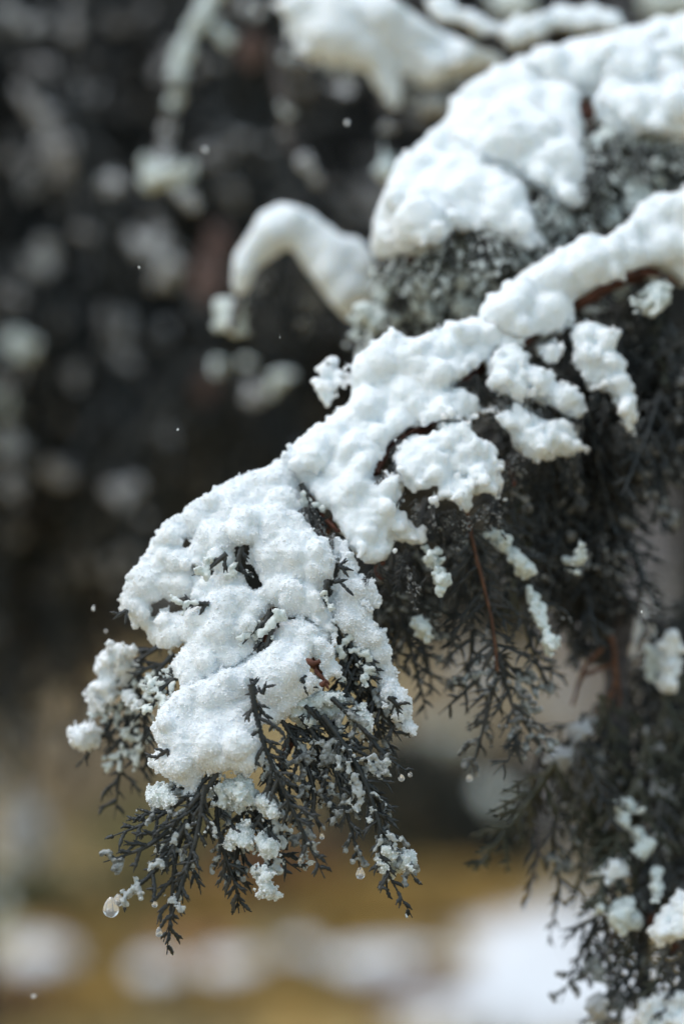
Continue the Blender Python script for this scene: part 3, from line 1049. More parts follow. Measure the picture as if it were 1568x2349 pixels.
# --- hanging twigs at the upper left
tw = branch('hanging_twig', 'snowy twig hanging from the top edge, left of centre, ending at a snowy knot', P(*Z5(900, 0), 1.78))
tw_path = [Z5(*q) for q in [(920, -60), (840, 100), (780, 200), (750, 280), (740, 400), (720, 500), (700, 600), (690, 700), (760, 790)]]
stem_obj('stem', pts(1.785, tw_path), .006, .004, 'bark_grey', tw)
stem_obj('snow', pts(1.775, [Z5(*q) for q in [(925, -60), (845, 90), (785, 190), (755, 280), (745, 400), (730, 470)]]), .0066, .0046, 'snow_wet', tw, 8, .006, .25)
stem_obj('snow', pts(1.785, [Z5(*q) for q in [(728, 480), (705, 590), (695, 690)]]), .0050, .0045, 'snow_grey', tw, 8, .006, .25)
for q in ((650, 740, 66, 'snow_wet'), (750, 720, 64, 'snow_wet'), (800, 830, 56, 'snow_grey')):
    snow_blob('snow', None, *Z5(q[0], q[1]), 1.78, q[2] * .52, None, q[3], None, .003, .004, tw)
tw = branch('hanging_twig', 'second snowy twig hanging free right of the long one, above the hump', P(*Z5(1190, 340), 1.72))
stem_obj('stem', pts(1.725, [Z5(*q) for q in [(1170, 180), (1190, 370), (1215, 480), (1225, 600), (1300, 700), (1380, 790)]]), .005, .003, 'bark_grey', tw)
for q in ((1190, 380, 46, 46, 'snow_grey'), (1208, 475, 52, 56, 'snow_wet'), (1212, 590, 46, 70, 'snow_grey'), (1290, 690, 40, 46, 'snow_grey'), (1350, 760, 32, 40, 'snow_grey')):
    snow_blob('snow', None, *Z5(q[0], q[1]), 1.72, q[2] * .56, q[3] * .56, q[4], None, .003, .003, tw)

# --- top bough
top = branch('cypress_branch', 'blurred snowy bough along the top edge left of the big mound', P(*Z6(860, 190), 1.62))
stem_obj('stem', pts(1.62, [Z6(*q) for q in [(1400, 100), (1000, 150), (860, 190), (600, 180), (300, 120), (60, 90)]]), .006, .004, 'bark_dark', top)
fill_sprays(top, poly(Z6, [(180, 90), (700, 120), (860, 220), (640, 250), (440, 260), (200, 180)]), const(1.66), 34, 6, tmpl, .03, (.3, .55), fr=.8, fm='snow_wet')
snow_mass('snow_bank', 'blurred lumpy snow on the top bough left of the thin bare branch',
          poly(Z6, [(-5, -40), (480, -40), (500, 20), (560, 90), (700, 150), (870, 185), (860, 230), (640, 275), (540, 325), (510, 280), (440, 225), (440, 380), (370, 380), (320, 270), (110, 240), (60, 170), (20, 60)]),
          const(1.60), (), 60, 9, .0022, .004, .018, 0, 'snow', nblur=2, group='snow caps on the branches')
thin = branch('bare_branch', 'thin dark bare branch with a snow line crossing the top right', P(*Z6(480, -20), 1.5))
thp = [Z6(*q) for q in [(400, -60), (500, 10), (620, 92), (760, 155), (900, 196), (1040, 150), (1160, 110), (1400, 125)]]
stem_obj('stem', pts(1.51, thp), .0042, .0036, 'bark_dark', thin)
snow_mass('snow_bank', 'ribbon of snow along the thin bare branch at the top right',
          poly(Z6, [(500, -30), (640, 0), (760, 70), (880, 105), (910, 75), (1000, 60), (1100, 28), (1180, 33), (1300, 68), (1400, 98), (1400, 128), (1200, 118), (1060, 122), (1000, 140), (920, 188), (880, 182), (780, 140), (640, 72), (560, 25)]),
          const(1.5), (), 30, 8, .0018, .0015, .012, 0, group='snow caps on the branches')
snow_mass('snow_bank', 'far blurred snow at the top edge right of centre',
          poly(Z6, [(760, -40), (960, -40), (985, 20), (960, 60), (880, 70), (820, 40)]), const(1.9), (), 50, 10, .003, .004, .02, 0, 'snow_wet', group='snow caps on the branches')
snow_mass('snow_bank', 'far blurred snow in the upper right corner above the big mound',
          poly(Z6, [(1390, -40), (1640, -40), (1640, 40), (1540, 30), (1450, 40), (1400, 20)]), const(2.0), (), 50, 10, .003, .004, .02, 0, 'snow_wet', group='snow caps on the branches')

# --- the big mound
mb = branch('cypress_branch', 'thick snow-buried cypress branch at the upper right, behind the main branch', P(1620, 260, 1.44))
stem_obj('stem', pts(D_MOUND, [(1700, 200), (1500, 220), (1300, 280), (1100, 400), (960, 560), (900, 680)], .012), .010, .003, 'bark_red', mb)
fill_sprays(mb, [(850, 560), (1000, 500), (1230, 480), (1350, 300), (1420, 250), (1620, 260), (1620, 480), (1450, 500), (1330, 540), (1200, 640), (1090, 690), (960, 690), (870, 650)],
            lambda u, v: D_MOUND(u, v) + .012, 95, 8, tmpl + tmpl_olive[:1], .02, (.5, 1.0), fr=.95, fm='snow_wet')
fill_sprays(mb, [(860, 600), (1120, 600), (1150, 680), (1050, 730), (900, 720)], const(1.42), 26, 9, tmpl, .02, (.6, 1.0), fr=.9, fm='snow_wet')
GS = 'snow caps on the branches'
snow_mass('snow_mound', 'biggest snow mound, billowing along the thick branch at the upper right',
          [(1640, 36), (1568, 38), (1440, 60), (1330, 85), (1210, 125), (1130, 160), (1070, 195), (1040, 230), (1020, 275), (970, 320), (925, 355), (900, 410), (870, 450), (860, 490), (848, 540),
           (852, 585), (886, 602), (930, 585), (979, 592), (1020, 560), (1030, 530), (1119, 524), (1142, 549), (1195, 586), (1236, 562), (1227, 502), (1205, 425), (1230, 430), (1271, 470), (1318, 498), (1345, 479), (1364, 432), (1343, 362),
           (1336, 300), (1330, 230), (1350, 225), (1365, 285), (1410, 300), (1450, 330), (1500, 320), (1530, 350), (1568, 330), (1640, 340)],
          D_MOUND, [], 52, 7, .0016, .0010, .014, .0003, dens=1.0, nblur=3, jd=.007, group=GS)
mound = bpy.data.objects['snow_mound']
for pl, off in [([(925, 358), (980, 340), (1060, 350), (1130, 385), (1190, 415), (1222, 500), (1230, 555), (1195, 578), (1142, 545), (1100, 520), (1030, 525), (1000, 560), (940, 580), (886, 590), (856, 560), (862, 495), (880, 440)], -.020),
                ([(1040, 300), (1100, 235), (1190, 220), (1290, 270), (1338, 350), (1358, 430), (1340, 474), (1300, 480), (1240, 425), (1170, 390), (1100, 355)], -.012),
                ([(900, 470), (940, 420), (1000, 420), (1040, 470), (1020, 530), (960, 570), (890, 560)], -.034),
                ([(1180, 130), (1330, 95), (1450, 75), (1600, 60), (1600, 180), (1450, 190), (1350, 200), (1250, 190)], -.014),
                ([(1380, 210), (1480, 190), (1600, 210), (1600, 320), (1500, 310), (1420, 285)], -.022)]:
    snow_mass('snow_lobe', None, pl, (lambda o_: lambda u, v: D_MOUND(u, v) + o_)(off), (), 60, 8, .0016, .0016, .011, .0003, jd=.006, parent=mound, nblur=2)
GM = 'small wet snow lumps under the big mound'
for q in [([(500, 1090), (520, 1060), (580, 1055), (640, 1110), (640, 1150), (560, 1165), (500, 1140)], 'white lump under the left lobe of the big mound, largest of the row'),
          ([(545, 1175), (600, 1175), (605, 1240), (575, 1255), (550, 1220)], 'small oval lump hanging just under the largest lump of the row'),
          ([(665, 1190), (720, 1165), (790, 1190), (770, 1240), (700, 1255), (670, 1225)], 'wet lump touching the main branch snow under the mound'),
          ([(670, 1090), (720, 1070), (800, 1090), (820, 1140), (760, 1145), (700, 1140)], 'greenish lump between the mound and the main branch, right of the largest'),
          ([(890, 1010), (950, 1000), (990, 1040), (930, 1070), (890, 1050)], 'greenish lump under the right half of the left lobe'),
          ([(1330, 690), (1400, 700), (1440, 760), (1390, 850), (1350, 860), (1335, 780)], 'tall wet lump above the arm of the main branch at the right'),
          ([(1400, 600), (1480, 590), (1510, 660), (1470, 720), (1420, 690)], 'wet snow lump right of the tall wet one under the mound'),
          ([(1200, 540), (1290, 500), (1340, 560), (1290, 610), (1220, 600)], 'frosty patch in the notch of the big mound'),
          ([(1300, 480), (1400, 470), (1490, 540), (1440, 590), (1340, 560)], 'wide frosty patch below the right end of the big mound'),
          ([(340, 1050), (400, 1100), (410, 1170), (370, 1190), (345, 1130)], 'wet lump between the white hump and the big mound'),
          ([(300, 1200), (380, 1190), (400, 1260), (340, 1290), (290, 1260)], 'lowest greenish lump right of the white hump'),
          ([(990, 830), (1060, 800), (1150, 850), (1190, 900), (1120, 930), (1040, 900)], 'frosty patch on the foliage right of the left lobe')]:
    snow_mass('snow_clump', q[1], poly(Z6, q[0]), lambda u, v: D_MOUND(u, v) - .004, (), 16, 5, .0014, .0028, .006, .0004, 'snow_wet', group=GM, nblur=1, jd=.006)
for (s_, u, v, du, dv) in [(1, 1010, 590, -20, 110), (2, 1080, 590, 10, 120), (3, 1150, 600, -20, 90), (4, 1260, 480, 10, 110), (5, 1400, 330, -20, 130), (6, 1470, 360, 10, 130), (7, 1380, 420, -30, 110), (8, 1530, 380, 0, 120), (9, 1290, 520, -30, 90), (10, 930, 610, -20, 90), (11, 1450, 300, 20, 90)]:
    random.seed(s_ + 200)
    spray(mb, pts(D_MOUND, [(u, v), (u + du * .4, v + dv * .5), (u + du, v + dv)], -.004), .018, .0045, .001, near=False, frost=.10, mat='leaf_dark', frost_r=.0030)

#@@MAIN
# ================================================================== the main branch
main = branch('cypress_branch', 'main snow-laden cypress branch arching from the right edge to its dripping tip', P(1600, 620, 1.36))
stem_obj('stem', pts(D_MAIN, [(1640, 560), (1500, 610), (1320, 690), (1180, 790), (1080, 860), (960, 985), (870, 1060), (780, 1180), (700, 1260), (640, 1380), (620, 1430), (720, 1520), (740, 1560), (700, 1640), (640, 1760)], .014), .0052, .002, 'bark_red', main, 8, .004, .16)
for q in ([(700, 1100), (715, 1150), (760, 1205), (800, 1230)], [(1050, 885), (1110, 835), (1130, 810)], [(1330, 690), (1400, 650), (1470, 625), (1560, 650)], [(860, 1085), (900, 1020), (960, 980)], [(880, 1290), (860, 1310), (880, 1330)],
          [(600, 1480), (620, 1420), (650, 1400)], [(1160, 1060), (1175, 1090), (1178, 1115)]):
    stem_obj('twig', pts(D_MAIN, q, .002), .0017, .0010, 'bark_red', main, 6, .003, .3)
for q in ([(712, 1518), (722, 1530), (728, 1545)], [(728, 1540), (742, 1560), (752, 1580)], [(705, 1510), (716, 1522), (735, 1516)], [(735, 1570), (748, 1562), (756, 1572)]):
    stem_obj('twig', pts(1.172, q), .0013, .0007, 'bark_red', main, 6, .0015, .5)
stem_obj('twig', pts(1.25, [(1068, 1165), (1085, 1250), (1105, 1330), (1122, 1400), (1130, 1440), (1140, 1540)]), 0.0011, .0008, 'bark_orange', main, 6, .004, .1)

# near sprays below the tip (photo units, cm of depth)
NEAR = [
    # ctrl points, base depth, shoot length, frost
    ([(500, 1770), (440, 1870), (405, 1960), (395, 2060), (383, 2190)], 1.175, .022, .07),
    ([(480, 1780), (400, 1850), (330, 1890), (240, 1925)], 1.178, .018, .16),
    ([(460, 1820), (390, 1900), (330, 1945), (238, 1978)], 1.172, .015, .18),
    ([(430, 1880), (380, 1970), (310, 2040), (270, 2075)], 1.172, .014, .16),
    ([(500, 1790), (500, 1900), (530, 2000), (562, 2092)], 1.178, .020, .10),
    ([(560, 1780), (550, 1900), (540, 2000), (548, 2095)], 1.182, .016, .04),
    ([(600, 1720), (620, 1830), (618, 1920), (612, 2040)], 1.176, .016, .25),
    ([(575, 1570), (588, 1640), (610, 1720), (650, 1810), (700, 1920), (745, 2015)], 1.166, .016, .02),
    ([(640, 1640), (690, 1730), (720, 1830), (690, 1960)], 1.185, .016, .30),
    ([(660, 1660), (720, 1760), (750, 1830), (770, 1900)], 1.188, .014, .30),
    ([(690, 1640), (760, 1750), (800, 1880), (826, 1995)], 1.184, .016, .30),
    ([(720, 1630), (800, 1740), (870, 1850), (905, 1950), (962, 2030)], 1.186, .017, .30),
    ([(740, 1640), (820, 1760), (865, 1880), (880, 1980), (945, 2105)], 1.182, .014, .30),
    ([(760, 1600), (830, 1670), (880, 1730), (945, 1778)], 1.186, .012, .30),
    ([(870, 1900), (880, 1980), (890, 2060)], 1.184, .008, .30),
    ([(470, 1800), (455, 1900), (430, 1990), (375, 2160)], 1.17, .010, .03),
    ([(770, 1450), (830, 1540), (870, 1620), (920, 1700)], 1.205, .018, .02),
    ([(790, 1480), (840, 1580), (870, 1680), (900, 1760)], 1.212, .018, .02),
    ([(560, 1790), (590, 1890), (640, 1960), (690, 2000)], 1.190, .016, .03),
    ([(620, 1730), (650, 1850), (660, 1950)], 1.195, .018, .03),
    ([(680, 1660), (790, 1730), (850, 1830), (900, 1880)], 1.2, .018, .05),
]
for k, (uv, d_, sh, fr) in enumerate(NEAR):
    random.seed(300 + k)
    spray(main, pts(d_, uv), sh, .0044, .00112, (random.uniform(-.35, .35), -1, .2), True, fr, 'leaf', as_objects=True, t0=.08, frost_mat='frost' if k % 3 else 'ice', frost_r=.0015)
# darker sprays just behind and to the left, under the dome
BEHIND = [
    ([(330, 1490), (310, 1590), (285, 1700), (262, 1880)], 1.262, .024), ([(310, 1560), (260, 1650), (175, 1765)], 1.262, .014), ([(300, 1640), (330, 1720), (350, 1785)], 1.258, .012),
    ([(400, 1500), (350, 1560), (330, 1650), (345, 1720)], 1.235, .018), ([(370, 1480), (300, 1530), (240, 1600)], 1.255, .016), ([(430, 1540), (370, 1580), (345, 1640)], 1.205, .014),
    ([(420, 1510), (380, 1560), (360, 1610)], 1.21, .012), ([(520, 1270), (470, 1310), (440, 1320)], 1.19, .007), ([(480, 1385), (420, 1385), (395, 1380)], 1.195, .008),
    ([(620, 1400), (600, 1450), (590, 1500)], 1.192, .012), ([(640, 1400), (615, 1470), (600, 1520)], 1.190, .010), ([(555, 1255), (548, 1290), (570, 1330)], 1.20, .010),
    ([(750, 1330), (745, 1370), (755, 1400)], 1.195, .006), ([(800, 1500), (860, 1600), (880, 1680), (885, 1760)], 1.225, .02), ([(770, 1470), (800, 1560), (850, 1640)], 1.215, .018),
    ([(690, 1110), (720, 1170), (760, 1220)], 1.225, .010), ([(790, 1440), (820, 1520), (870, 1570)], 1.2, .014),
]
for k, (uv, d_, sh) in enumerate(BEHIND):
    random.seed(400 + k)
    spray(main, pts(d_, uv), sh, .0043, .0011, (random.uniform(-.3, .3), -1, .2), k > 5, .015, 'leaf', as_objects=k in (0, 1, 2, 3), t0=.05)
TIPS = [(590, 1590, -12, -22), (602, 1592, 6, -20), (775, 1300, 24, 6), (765, 1335, 22, -4), (690, 1560, 20, 16), (890, 1600, 22, 20), (700, 1620, 18, 22), (385, 1720, -20, 16), (292, 1400, -22, 14), (450, 1385, -20, 4)]
for k, (u, v, du, dv) in enumerate(TIPS):
    random.seed(600 + k)
    o_ = -.0125 if k > 1 else -.02
    spray(main, pts(D_MAIN, [(u, v), (u + du * .6, v + dv * .5), (u + du * 1.5, v + dv * 1.5)], o_), .007, .0030, .0009, (random.uniform(-.4, .4), -1, .3), True, 0, 'leaf', droop=0)
MIDDLE = [
    ([(880, 1310), (930, 1450), (960, 1560), (978, 1650)], 1.262, .022), ([(900, 1270), (900, 1400), (915, 1560)], 1.27, .022), ([(950, 1300), (980, 1420), (960, 1560)], 1.275, .020),
    ([(1070, 1180), (1105, 1330), (1135, 1480), (1180, 1640), (1190, 1700), (1130, 1780)], 1.252, .030), ([(1135, 1480), (1090, 1560), (1005, 1640)], 1.252, .016), ([(1140, 1540), (1110, 1660), (1078, 1780)], 1.254, .016),
    ([(1180, 1620), (1230, 1700), (1270, 1740)], 1.258, .014), ([(1150, 1190), (1200, 1300), (1240, 1400), (1262, 1490)], 1.27, .022), ([(1080, 1200), (1060, 1320), (1040, 1440), (1020, 1540)], 1.275, .022),
    ([(1000, 1160), (1010, 1280), (1000, 1400)], 1.285, .022), ([(930, 1180), (960, 1300), (1000, 1400)], 1.28, .018), ([(1160, 1080), (1180, 1200), (1220, 1300)], 1.275, .02),
    ([(860, 1330), (880, 1450), (900, 1540)], 1.27, .018), ([(1200, 1400), (1230, 1520), (1280, 1600)], 1.285, .022), ([(1140, 1500), (1200, 1560), (1260, 1590)], 1.265, .016), ([(1080, 1400), (1080, 1500), (1050, 1600)], 1.27, .018),
    ([(940, 1420), (980, 1520), (990, 1600)], 1.282, .018),
]
for k, (uv, d_, sh) in enumerate(MIDDLE):
    random.seed(450 + k)
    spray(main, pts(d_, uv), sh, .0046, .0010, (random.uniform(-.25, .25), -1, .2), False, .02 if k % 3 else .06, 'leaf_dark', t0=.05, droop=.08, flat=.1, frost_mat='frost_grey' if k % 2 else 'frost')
fill_sprays(main, [(1310, 690), (1480, 620), (1620, 660), (1620, 900), (1540, 940), (1440, 940), (1300, 1060), (1170, 1080), (1120, 1000), (1210, 800)],
            lambda u, v: D_MAIN(u, v) + .05, 80, 21, tmpl + tmpl_olive[:1], .022, (.7, 1.4), .15)
fill_sprays(main, [(860, 1160), (1150, 1100), (1160, 1250), (1000, 1300), (870, 1330)], const(1.29), 14, 22, tmpl, .012, (.5, .8), .0)
fill_sprays(main, [(820, 1000), (900, 1090), (1130, 880), (1210, 800), (1130, 790), (1000, 900)], lambda u, v: D_MAIN(u, v) + .012, 24, 23, tmpl, .006, (.3, .6), .1)

#@@SNOW
# --- snow on the main branch
GC = 'snow caps on the main branch'
arm = [(1640, 430), (1568, 438), (1487, 450), (1435, 508), (1376, 553), (1353, 537), (1271, 572), (1210, 615), (1166, 645), (1102, 703), (1100, 730), (1130, 765), (1200, 775), (1290, 762), (1312, 742), (1312, 695), (1347, 672), (1411, 642), (1470, 613), (1516, 619), (1568, 652), (1640, 670)]
snow_mass('snow_bank', 'long arm of snow on the main branch reaching the right edge', arm, D_MAIN, (), 48, 7, .0012, .0009, .011, .0003, group=GC, jd=.005, nblur=3)
ridge = poly(Z3, [(780, 240), (640, 258), (560, 308), (480, 310), (430, 288), (380, 320), (280, 390), (263, 440), (258, 540), (240, 590), (150, 650), (60, 720), (-10, 795), (-40, 850), (20, 900), (60, 905), (110, 960), (180, 1010), (240, 1110), (300, 1190), (330, 1212), (400, 1200), (432, 1160), (402, 1112), (432, 1090), (500, 1132), (572, 1142), (560, 1080), (500, 1040), (442, 1000), (480, 900), (440, 832), (385, 860), (345, 875), (350, 850), (380, 770), (440, 720), (480, 680), (560, 655), (650, 645), (725, 640), (772, 590), (762, 545), (700, 520), (640, 532), (700, 480), (760, 440), (820, 372), (880, 380), (940, 350), (900, 310)])
snow_mass('snow_bank', 'broad ridge of snow along the middle of the main branch', ridge, D_MAIN, [poly(Z3, [(640, 530), (700, 490), (760, 445), (815, 385), (825, 400), (790, 440), (790, 500), (760, 530), (700, 515)]), poly(Z3, [(470, 710), (500, 670), (560, 655), (560, 680), (480, 715), (400, 790), (360, 865), (345, 880), (360, 840)]), poly(Z3, [(40, 890), (80, 900), (110, 960), (180, 1000), (160, 1040), (100, 1010), (70, 960)])], 42, 6, .0010, .0009, .009, .0004, group=GC, jd=.005, nblur=3)
for (pl, lab, off) in [
    ([(820, 370), (900, 330), (965, 390), (940, 430), (1020, 435), (1060, 500), (1110, 478), (1195, 600), (1150, 645), (1080, 612), (1030, 585), (960, 565), (900, 565), (850, 575), (800, 520), (790, 440)], 'scalloped snow lobe right of the upper red twig on the main branch', -.004),
    ([(760, 600), (850, 585), (900, 575), (960, 608), (1040, 648), (1120, 645), (1150, 715), (1205, 740), (1130, 805), (1060, 790), (980, 815), (925, 780), (880, 700), (800, 620)], 'pointed snow lobe second below the arm, ending in a tip to the right', -.004),
    ([(1130, 270), (1200, 258), (1315, 300), (1300, 370), (1340, 430), (1372, 520), (1382, 640), (1365, 705), (1310, 660), (1290, 560), (1240, 515), (1200, 555), (1165, 470), (1125, 420)], 'rightmost curved snow lobe hanging below the arm of the main branch', 0),
    ([(415, 745), (520, 700), (600, 695), (620, 640), (720, 650), (765, 720), (820, 738), (855, 830), (845, 900), (868, 975), (800, 930), (740, 950), (710, 1005), (640, 960), (570, 1005), (555, 960), (600, 905), (480, 925), (430, 840)], 'ragged snow lobe hanging over the orange stem in the middle', -.006),
    ([(1000, 360), (1060, 325), (1105, 350), (1090, 400), (1030, 420), (1000, 395)], 'small snow lump in the dark gap under the arm', .004),
    ([(540, 1160), (580, 1140), (625, 1170), (620, 1230), (585, 1245), (550, 1205)], 'small wet lump hanging right of the ridge of snow', 0),
    ([(600, 1245), (635, 1255), (640, 1280), (620, 1330), (605, 1345), (600, 1300)], 'narrow wet drip of snow under the small wet lump', 0),
    ([(1360, 190), (1410, 150), (1420, 110), (1505, 100), (1510, 160), (1470, 250), (1430, 240), (1380, 210)], 'wet lump among dark foliage under the right end of the arm', 0),
    ([(100, 500), (140, 450), (200, 405), (260, 430), (255, 500), (215, 530), (165, 585), (140, 540)], 'separate knobbly snow lump left of the ridge', 0),
    ([(505, 1430), (560, 1420), (590, 1470), (560, 1520), (530, 1490)], 'grey wet lump in the dark spray below the ridge', .03),
    ([(780, 1085), (830, 1070), (870, 1065), (900, 1110), (880, 1180), (840, 1160), (800, 1120)], 'wet crust on the upper end of the spray right of the orange stem', .025),
    ([(880, 1160), (920, 1150), (975, 1230), (965, 1265), (920, 1240), (890, 1200)], 'second wet crust lower on the spray right of the orange stem', .025),
    ([(960, 1300), (1000, 1350), (1030, 1430), (1015, 1470), (980, 1400), (950, 1340)], 'thin grey line of wet snow down the spray right of the orange stem', .028),
    ([(1130, 1170), (1160, 1130), (1170, 1190), (1140, 1230), (1090, 1215)], 'small wet hook of snow in the dark foliage right of the middle spray', .03),
    ([(1025, 1480), (1065, 1500), (1070, 1550), (1040, 1565), (1020, 1520)], 'small wet lump on the hanging spray tip right of the orange stem', .03)]:
    wet = 'wet' in lab
    big = len(pl) > 9
    snow_mass('snow_lobe' if big else 'snow_clump', lab, poly(Z3, pl), (lambda o_: lambda u, v: D_MAIN(u, v) + o_)(off), (), 26 if big else 13, 5 if big else 4, .0010, .0012 if big else .0018, .007, .0004, 'snow_wet' if wet else 'snow', GC, jd=.005, nblur=2 if big else 1)

dome = poly(Z1, [(900, 0), (800, 50), (700, 88), (560, 168), (430, 258), (350, 375), (280, 475), (248, 560), (258, 610), (300, 660), (350, 690), (370, 730), (410, 760), (450, 768), (478, 742), (520, 740), (470, 790), (455, 840), (480, 905), (515, 925), (570, 900), (640, 868), (770, 800), (790, 740), (796, 650), (850, 590), (890, 620), (900, 655), (980, 640), (1050, 700), (1080, 755), (1105, 715), (1085, 620), (1050, 560), (1045, 500), (1085, 490), (1100, 420), (1060, 330), (990, 290), (965, 200), (950, 130), (990, 60), (980, 0)])
dome_holes = [poly(Z1, [(700, 365), (765, 362), (755, 400), (790, 460), (812, 520), (770, 540), (730, 470), (700, 450)]), poly(Z1, [(535, 440), (580, 452), (625, 445), (620, 475), (560, 482)]), poly(Z1, [(430, 580), (520, 562), (518, 590), (500, 618), (450, 625)]), poly(Z1, [(500, 330), (525, 345), (515, 385), (500, 370)]), poly(Z1, [(380, 600), (420, 560), (430, 575), (385, 640), (375, 630)])]
snow_mass('snow_bank', 'large domed snow cap over the front of the main branch, granular and in focus', dome, D_MAIN, dome_holes, 38, 5, .00085, .0009, .008, .00035, group=GC, crystals=16000, jd=.004)
cap = poly(Z1, [(395, 1020), (450, 950), (560, 880), (680, 830), (780, 790), (830, 760), (852, 700), (900, 650), (980, 640), (1050, 695), (1090, 760), (1108, 830), (1102, 860), (1080, 893), (1050, 860), (1010, 800), (992, 850), (1040, 900), (1050, 935), (990, 955), (930, 1000), (905, 1040), (860, 1072), (805, 1050), (790, 1100), (822, 1180), (790, 1232), (740, 1262), (680, 1232), (610, 1262), (565, 1235), (572, 1290), (530, 1375), (480, 1350), (440, 1270), (390, 1245), (368, 1210), (400, 1150), (383, 1090)])
snow_mass('snow_bank', 'rounded snow cap on the dripping tip of the main branch, lowest of the big caps', cap, D_MAIN, [poly(Z1, [(765, 900), (785, 910), (800, 1040), (785, 1045)])], 44, 5, .00085, .0009, .008, .00035, group=GC, crystals=15000, jd=.004)
strip = poly(Z1, [(1085, 560), (1120, 450), (1100, 400), (1070, 340), (1110, 320), (1150, 380), (1190, 410), (1190, 480), (1230, 480), (1268, 545), (1262, 590), (1220, 602), (1235, 640), (1300, 730), (1312, 800), (1342, 900), (1388, 960), (1372, 1040), (1422, 1085), (1385, 1112), (1335, 1062), (1290, 1012), (1270, 940), (1290, 900), (1230, 810), (1170, 750), (1115, 690), (1088, 640)])
snow_mass('snow_lobe', 'long strip of snow sliding down the right side to a pointed drip', strip, D_MAIN, [poly(Z1, [(1050, 505), (1085, 510), (1085, 575), (1060, 570)])], 42, 6, .0009, .0010, .008, .00035, group=GC, crystals=8000, jd=.003)
for (pl, lab, mt, off) in [
    ([(160, 800), (210, 738), (285, 750), (322, 830), (300, 890), (230, 925), (222, 985), (170, 1025), (140, 985), (108, 930), (160, 880)], 'double snow lump on the small sprig at the far left', 'snow', 0),
    ([(50, 1095), (110, 1048), (170, 1070), (162, 1130), (110, 1162), (70, 1135)], 'small separate snow lump lowest on the far left sprig', 'snow', 0),
    ([(270, 935), (300, 940), (318, 980), (290, 1000), (270, 975)], 'tiny wet lump right of the double lump on the left sprig', 'snow_wet', 0),
    ([(615, 1290), (680, 1265), (760, 1290), (790, 1330), (770, 1400), (700, 1412), (650, 1395), (610, 1380)], 'wet snow lump just under the middle of the lowest cap', 'snow_wet', .0),
    ([(360, 1320), (420, 1298), (465, 1330), (440, 1385), (380, 1395)], 'wet lump under the left end of the lowest cap', 'snow_wet', 0),
    ([(790, 1345), (850, 1350), (876, 1400), (860, 1435), (800, 1410)], 'wet lump right of the one under the middle of the lowest cap', 'snow_wet', -.006),
    ([(655, 1530), (690, 1470), (750, 1450), (775, 1500), (760, 1550), (700, 1545)], 'three-knobbed wet lump halfway down the hanging tip', 'snow_wet', -.004),
    ([(785, 1500), (830, 1490), (872, 1530), (868, 1580), (810, 1590)], 'wet lump right of the three-knobbed one', 'snow_wet', -.006),
    ([(775, 1620), (840, 1615), (850, 1680), (872, 1730), (835, 1750), (795, 1730), (795, 1670)], 'long icy lump lowest on the middle spray', 'snow_wet', -.006),
    ([(1270, 1580), (1300, 1530), (1350, 1550), (1415, 1590), (1400, 1630), (1340, 1640), (1300, 1672), (1268, 1640)], 'icy white lump near the end of the right hanging spray', 'snow_wet', .0),
    ([(1150, 1010), (1200, 985), (1240, 1020), (1238, 1080), (1225, 1110), (1180, 1090), (1155, 1050)], 'crisp granular lump on the frosty spray under the red bud', 'snow_wet', 0),
    ([(930, 960), (1000, 930), (1100, 940), (1145, 960), (1130, 1010), (1060, 1040), (1020, 1080), (960, 1070), (915, 1040)], 'frosty crust spread over the spray right of the lowest cap', 'snow_wet', .002),
    ([(1200, 570), (1230, 600), (1225, 640), (1205, 620)], 'small crumb of snow at the right of the dome', 'snow', .0)]:
    snow_mass('snow_clump', lab, poly(Z1, pl), (lambda o_: lambda u, v: D_MAIN(u, v) + o_)(off), (), 20, 4, .0008, .0018, .005, .0005, mt, GC, jd=.004, crystals=1200, nblur=1)

# small sprigs that come out from under the rims of the snow
for k, (pl_, n_) in enumerate([([(915, 1125), (1000, 1155), (1070, 1165), (1150, 1125), (1150, 1145), (1070, 1185), (1000, 1175), (915, 1145)], 14), ([(1175, 1030), (1240, 1048), (1335, 1025), (1335, 1045), (1240, 1066), (1175, 1050)], 10),
                              ([(1140, 885), (1200, 880), (1260, 925), (1340, 950), (1330, 965), (1250, 945), (1190, 900), (1140, 905)], 10), ([(1370, 880), (1420, 960), (1450, 1000), (1435, 1005), (1400, 960), (1360, 890)], 6),
                              ([(700, 1120), (740, 1190), (800, 1235), (790, 1245), (730, 1205), (690, 1130)], 9), ([(1030, 880), (1110, 830), (1125, 845), (1040, 895)], 7), ([(870, 1085), (930, 985), (980, 970), (985, 985), (940, 1000), (880, 1090)], 8),
                              ([(810, 1290), (900, 1290), (930, 1240), (985, 1330), (960, 1340), (900, 1310), (815, 1305)], 10)]):
    fill_sprays(main, pl_, lambda u, v: D_MAIN(u, v) - .010, n_, 700 + k, tmpl, .003, (.16, .34), .1, .8, fr=.5, fm='frost_grey')
fill_sprays(mb, [(850, 585), (930, 575), (1020, 545), (1120, 520), (1235, 560), (1240, 590), (1120, 550), (1020, 575), (930, 605), (850, 610)], lambda u, v: D_MOUND(u, v) - .026, 34, 720, tmpl + tmpl_olive, .006, (.22, .5), .1, .8, fr=.8, fm='snow_wet')
fill_sprays(mb, [(1220, 425), (1330, 490), (1365, 430), (1340, 300), (1420, 300), (1600, 330), (1600, 350), (1420, 330), (1380, 440), (1330, 520), (1220, 450)], lambda u, v: D_MOUND(u, v) - .026, 40, 721, tmpl + tmpl_olive, .006, (.22, .5), .1, .8, fr=.8, fm='snow_wet')

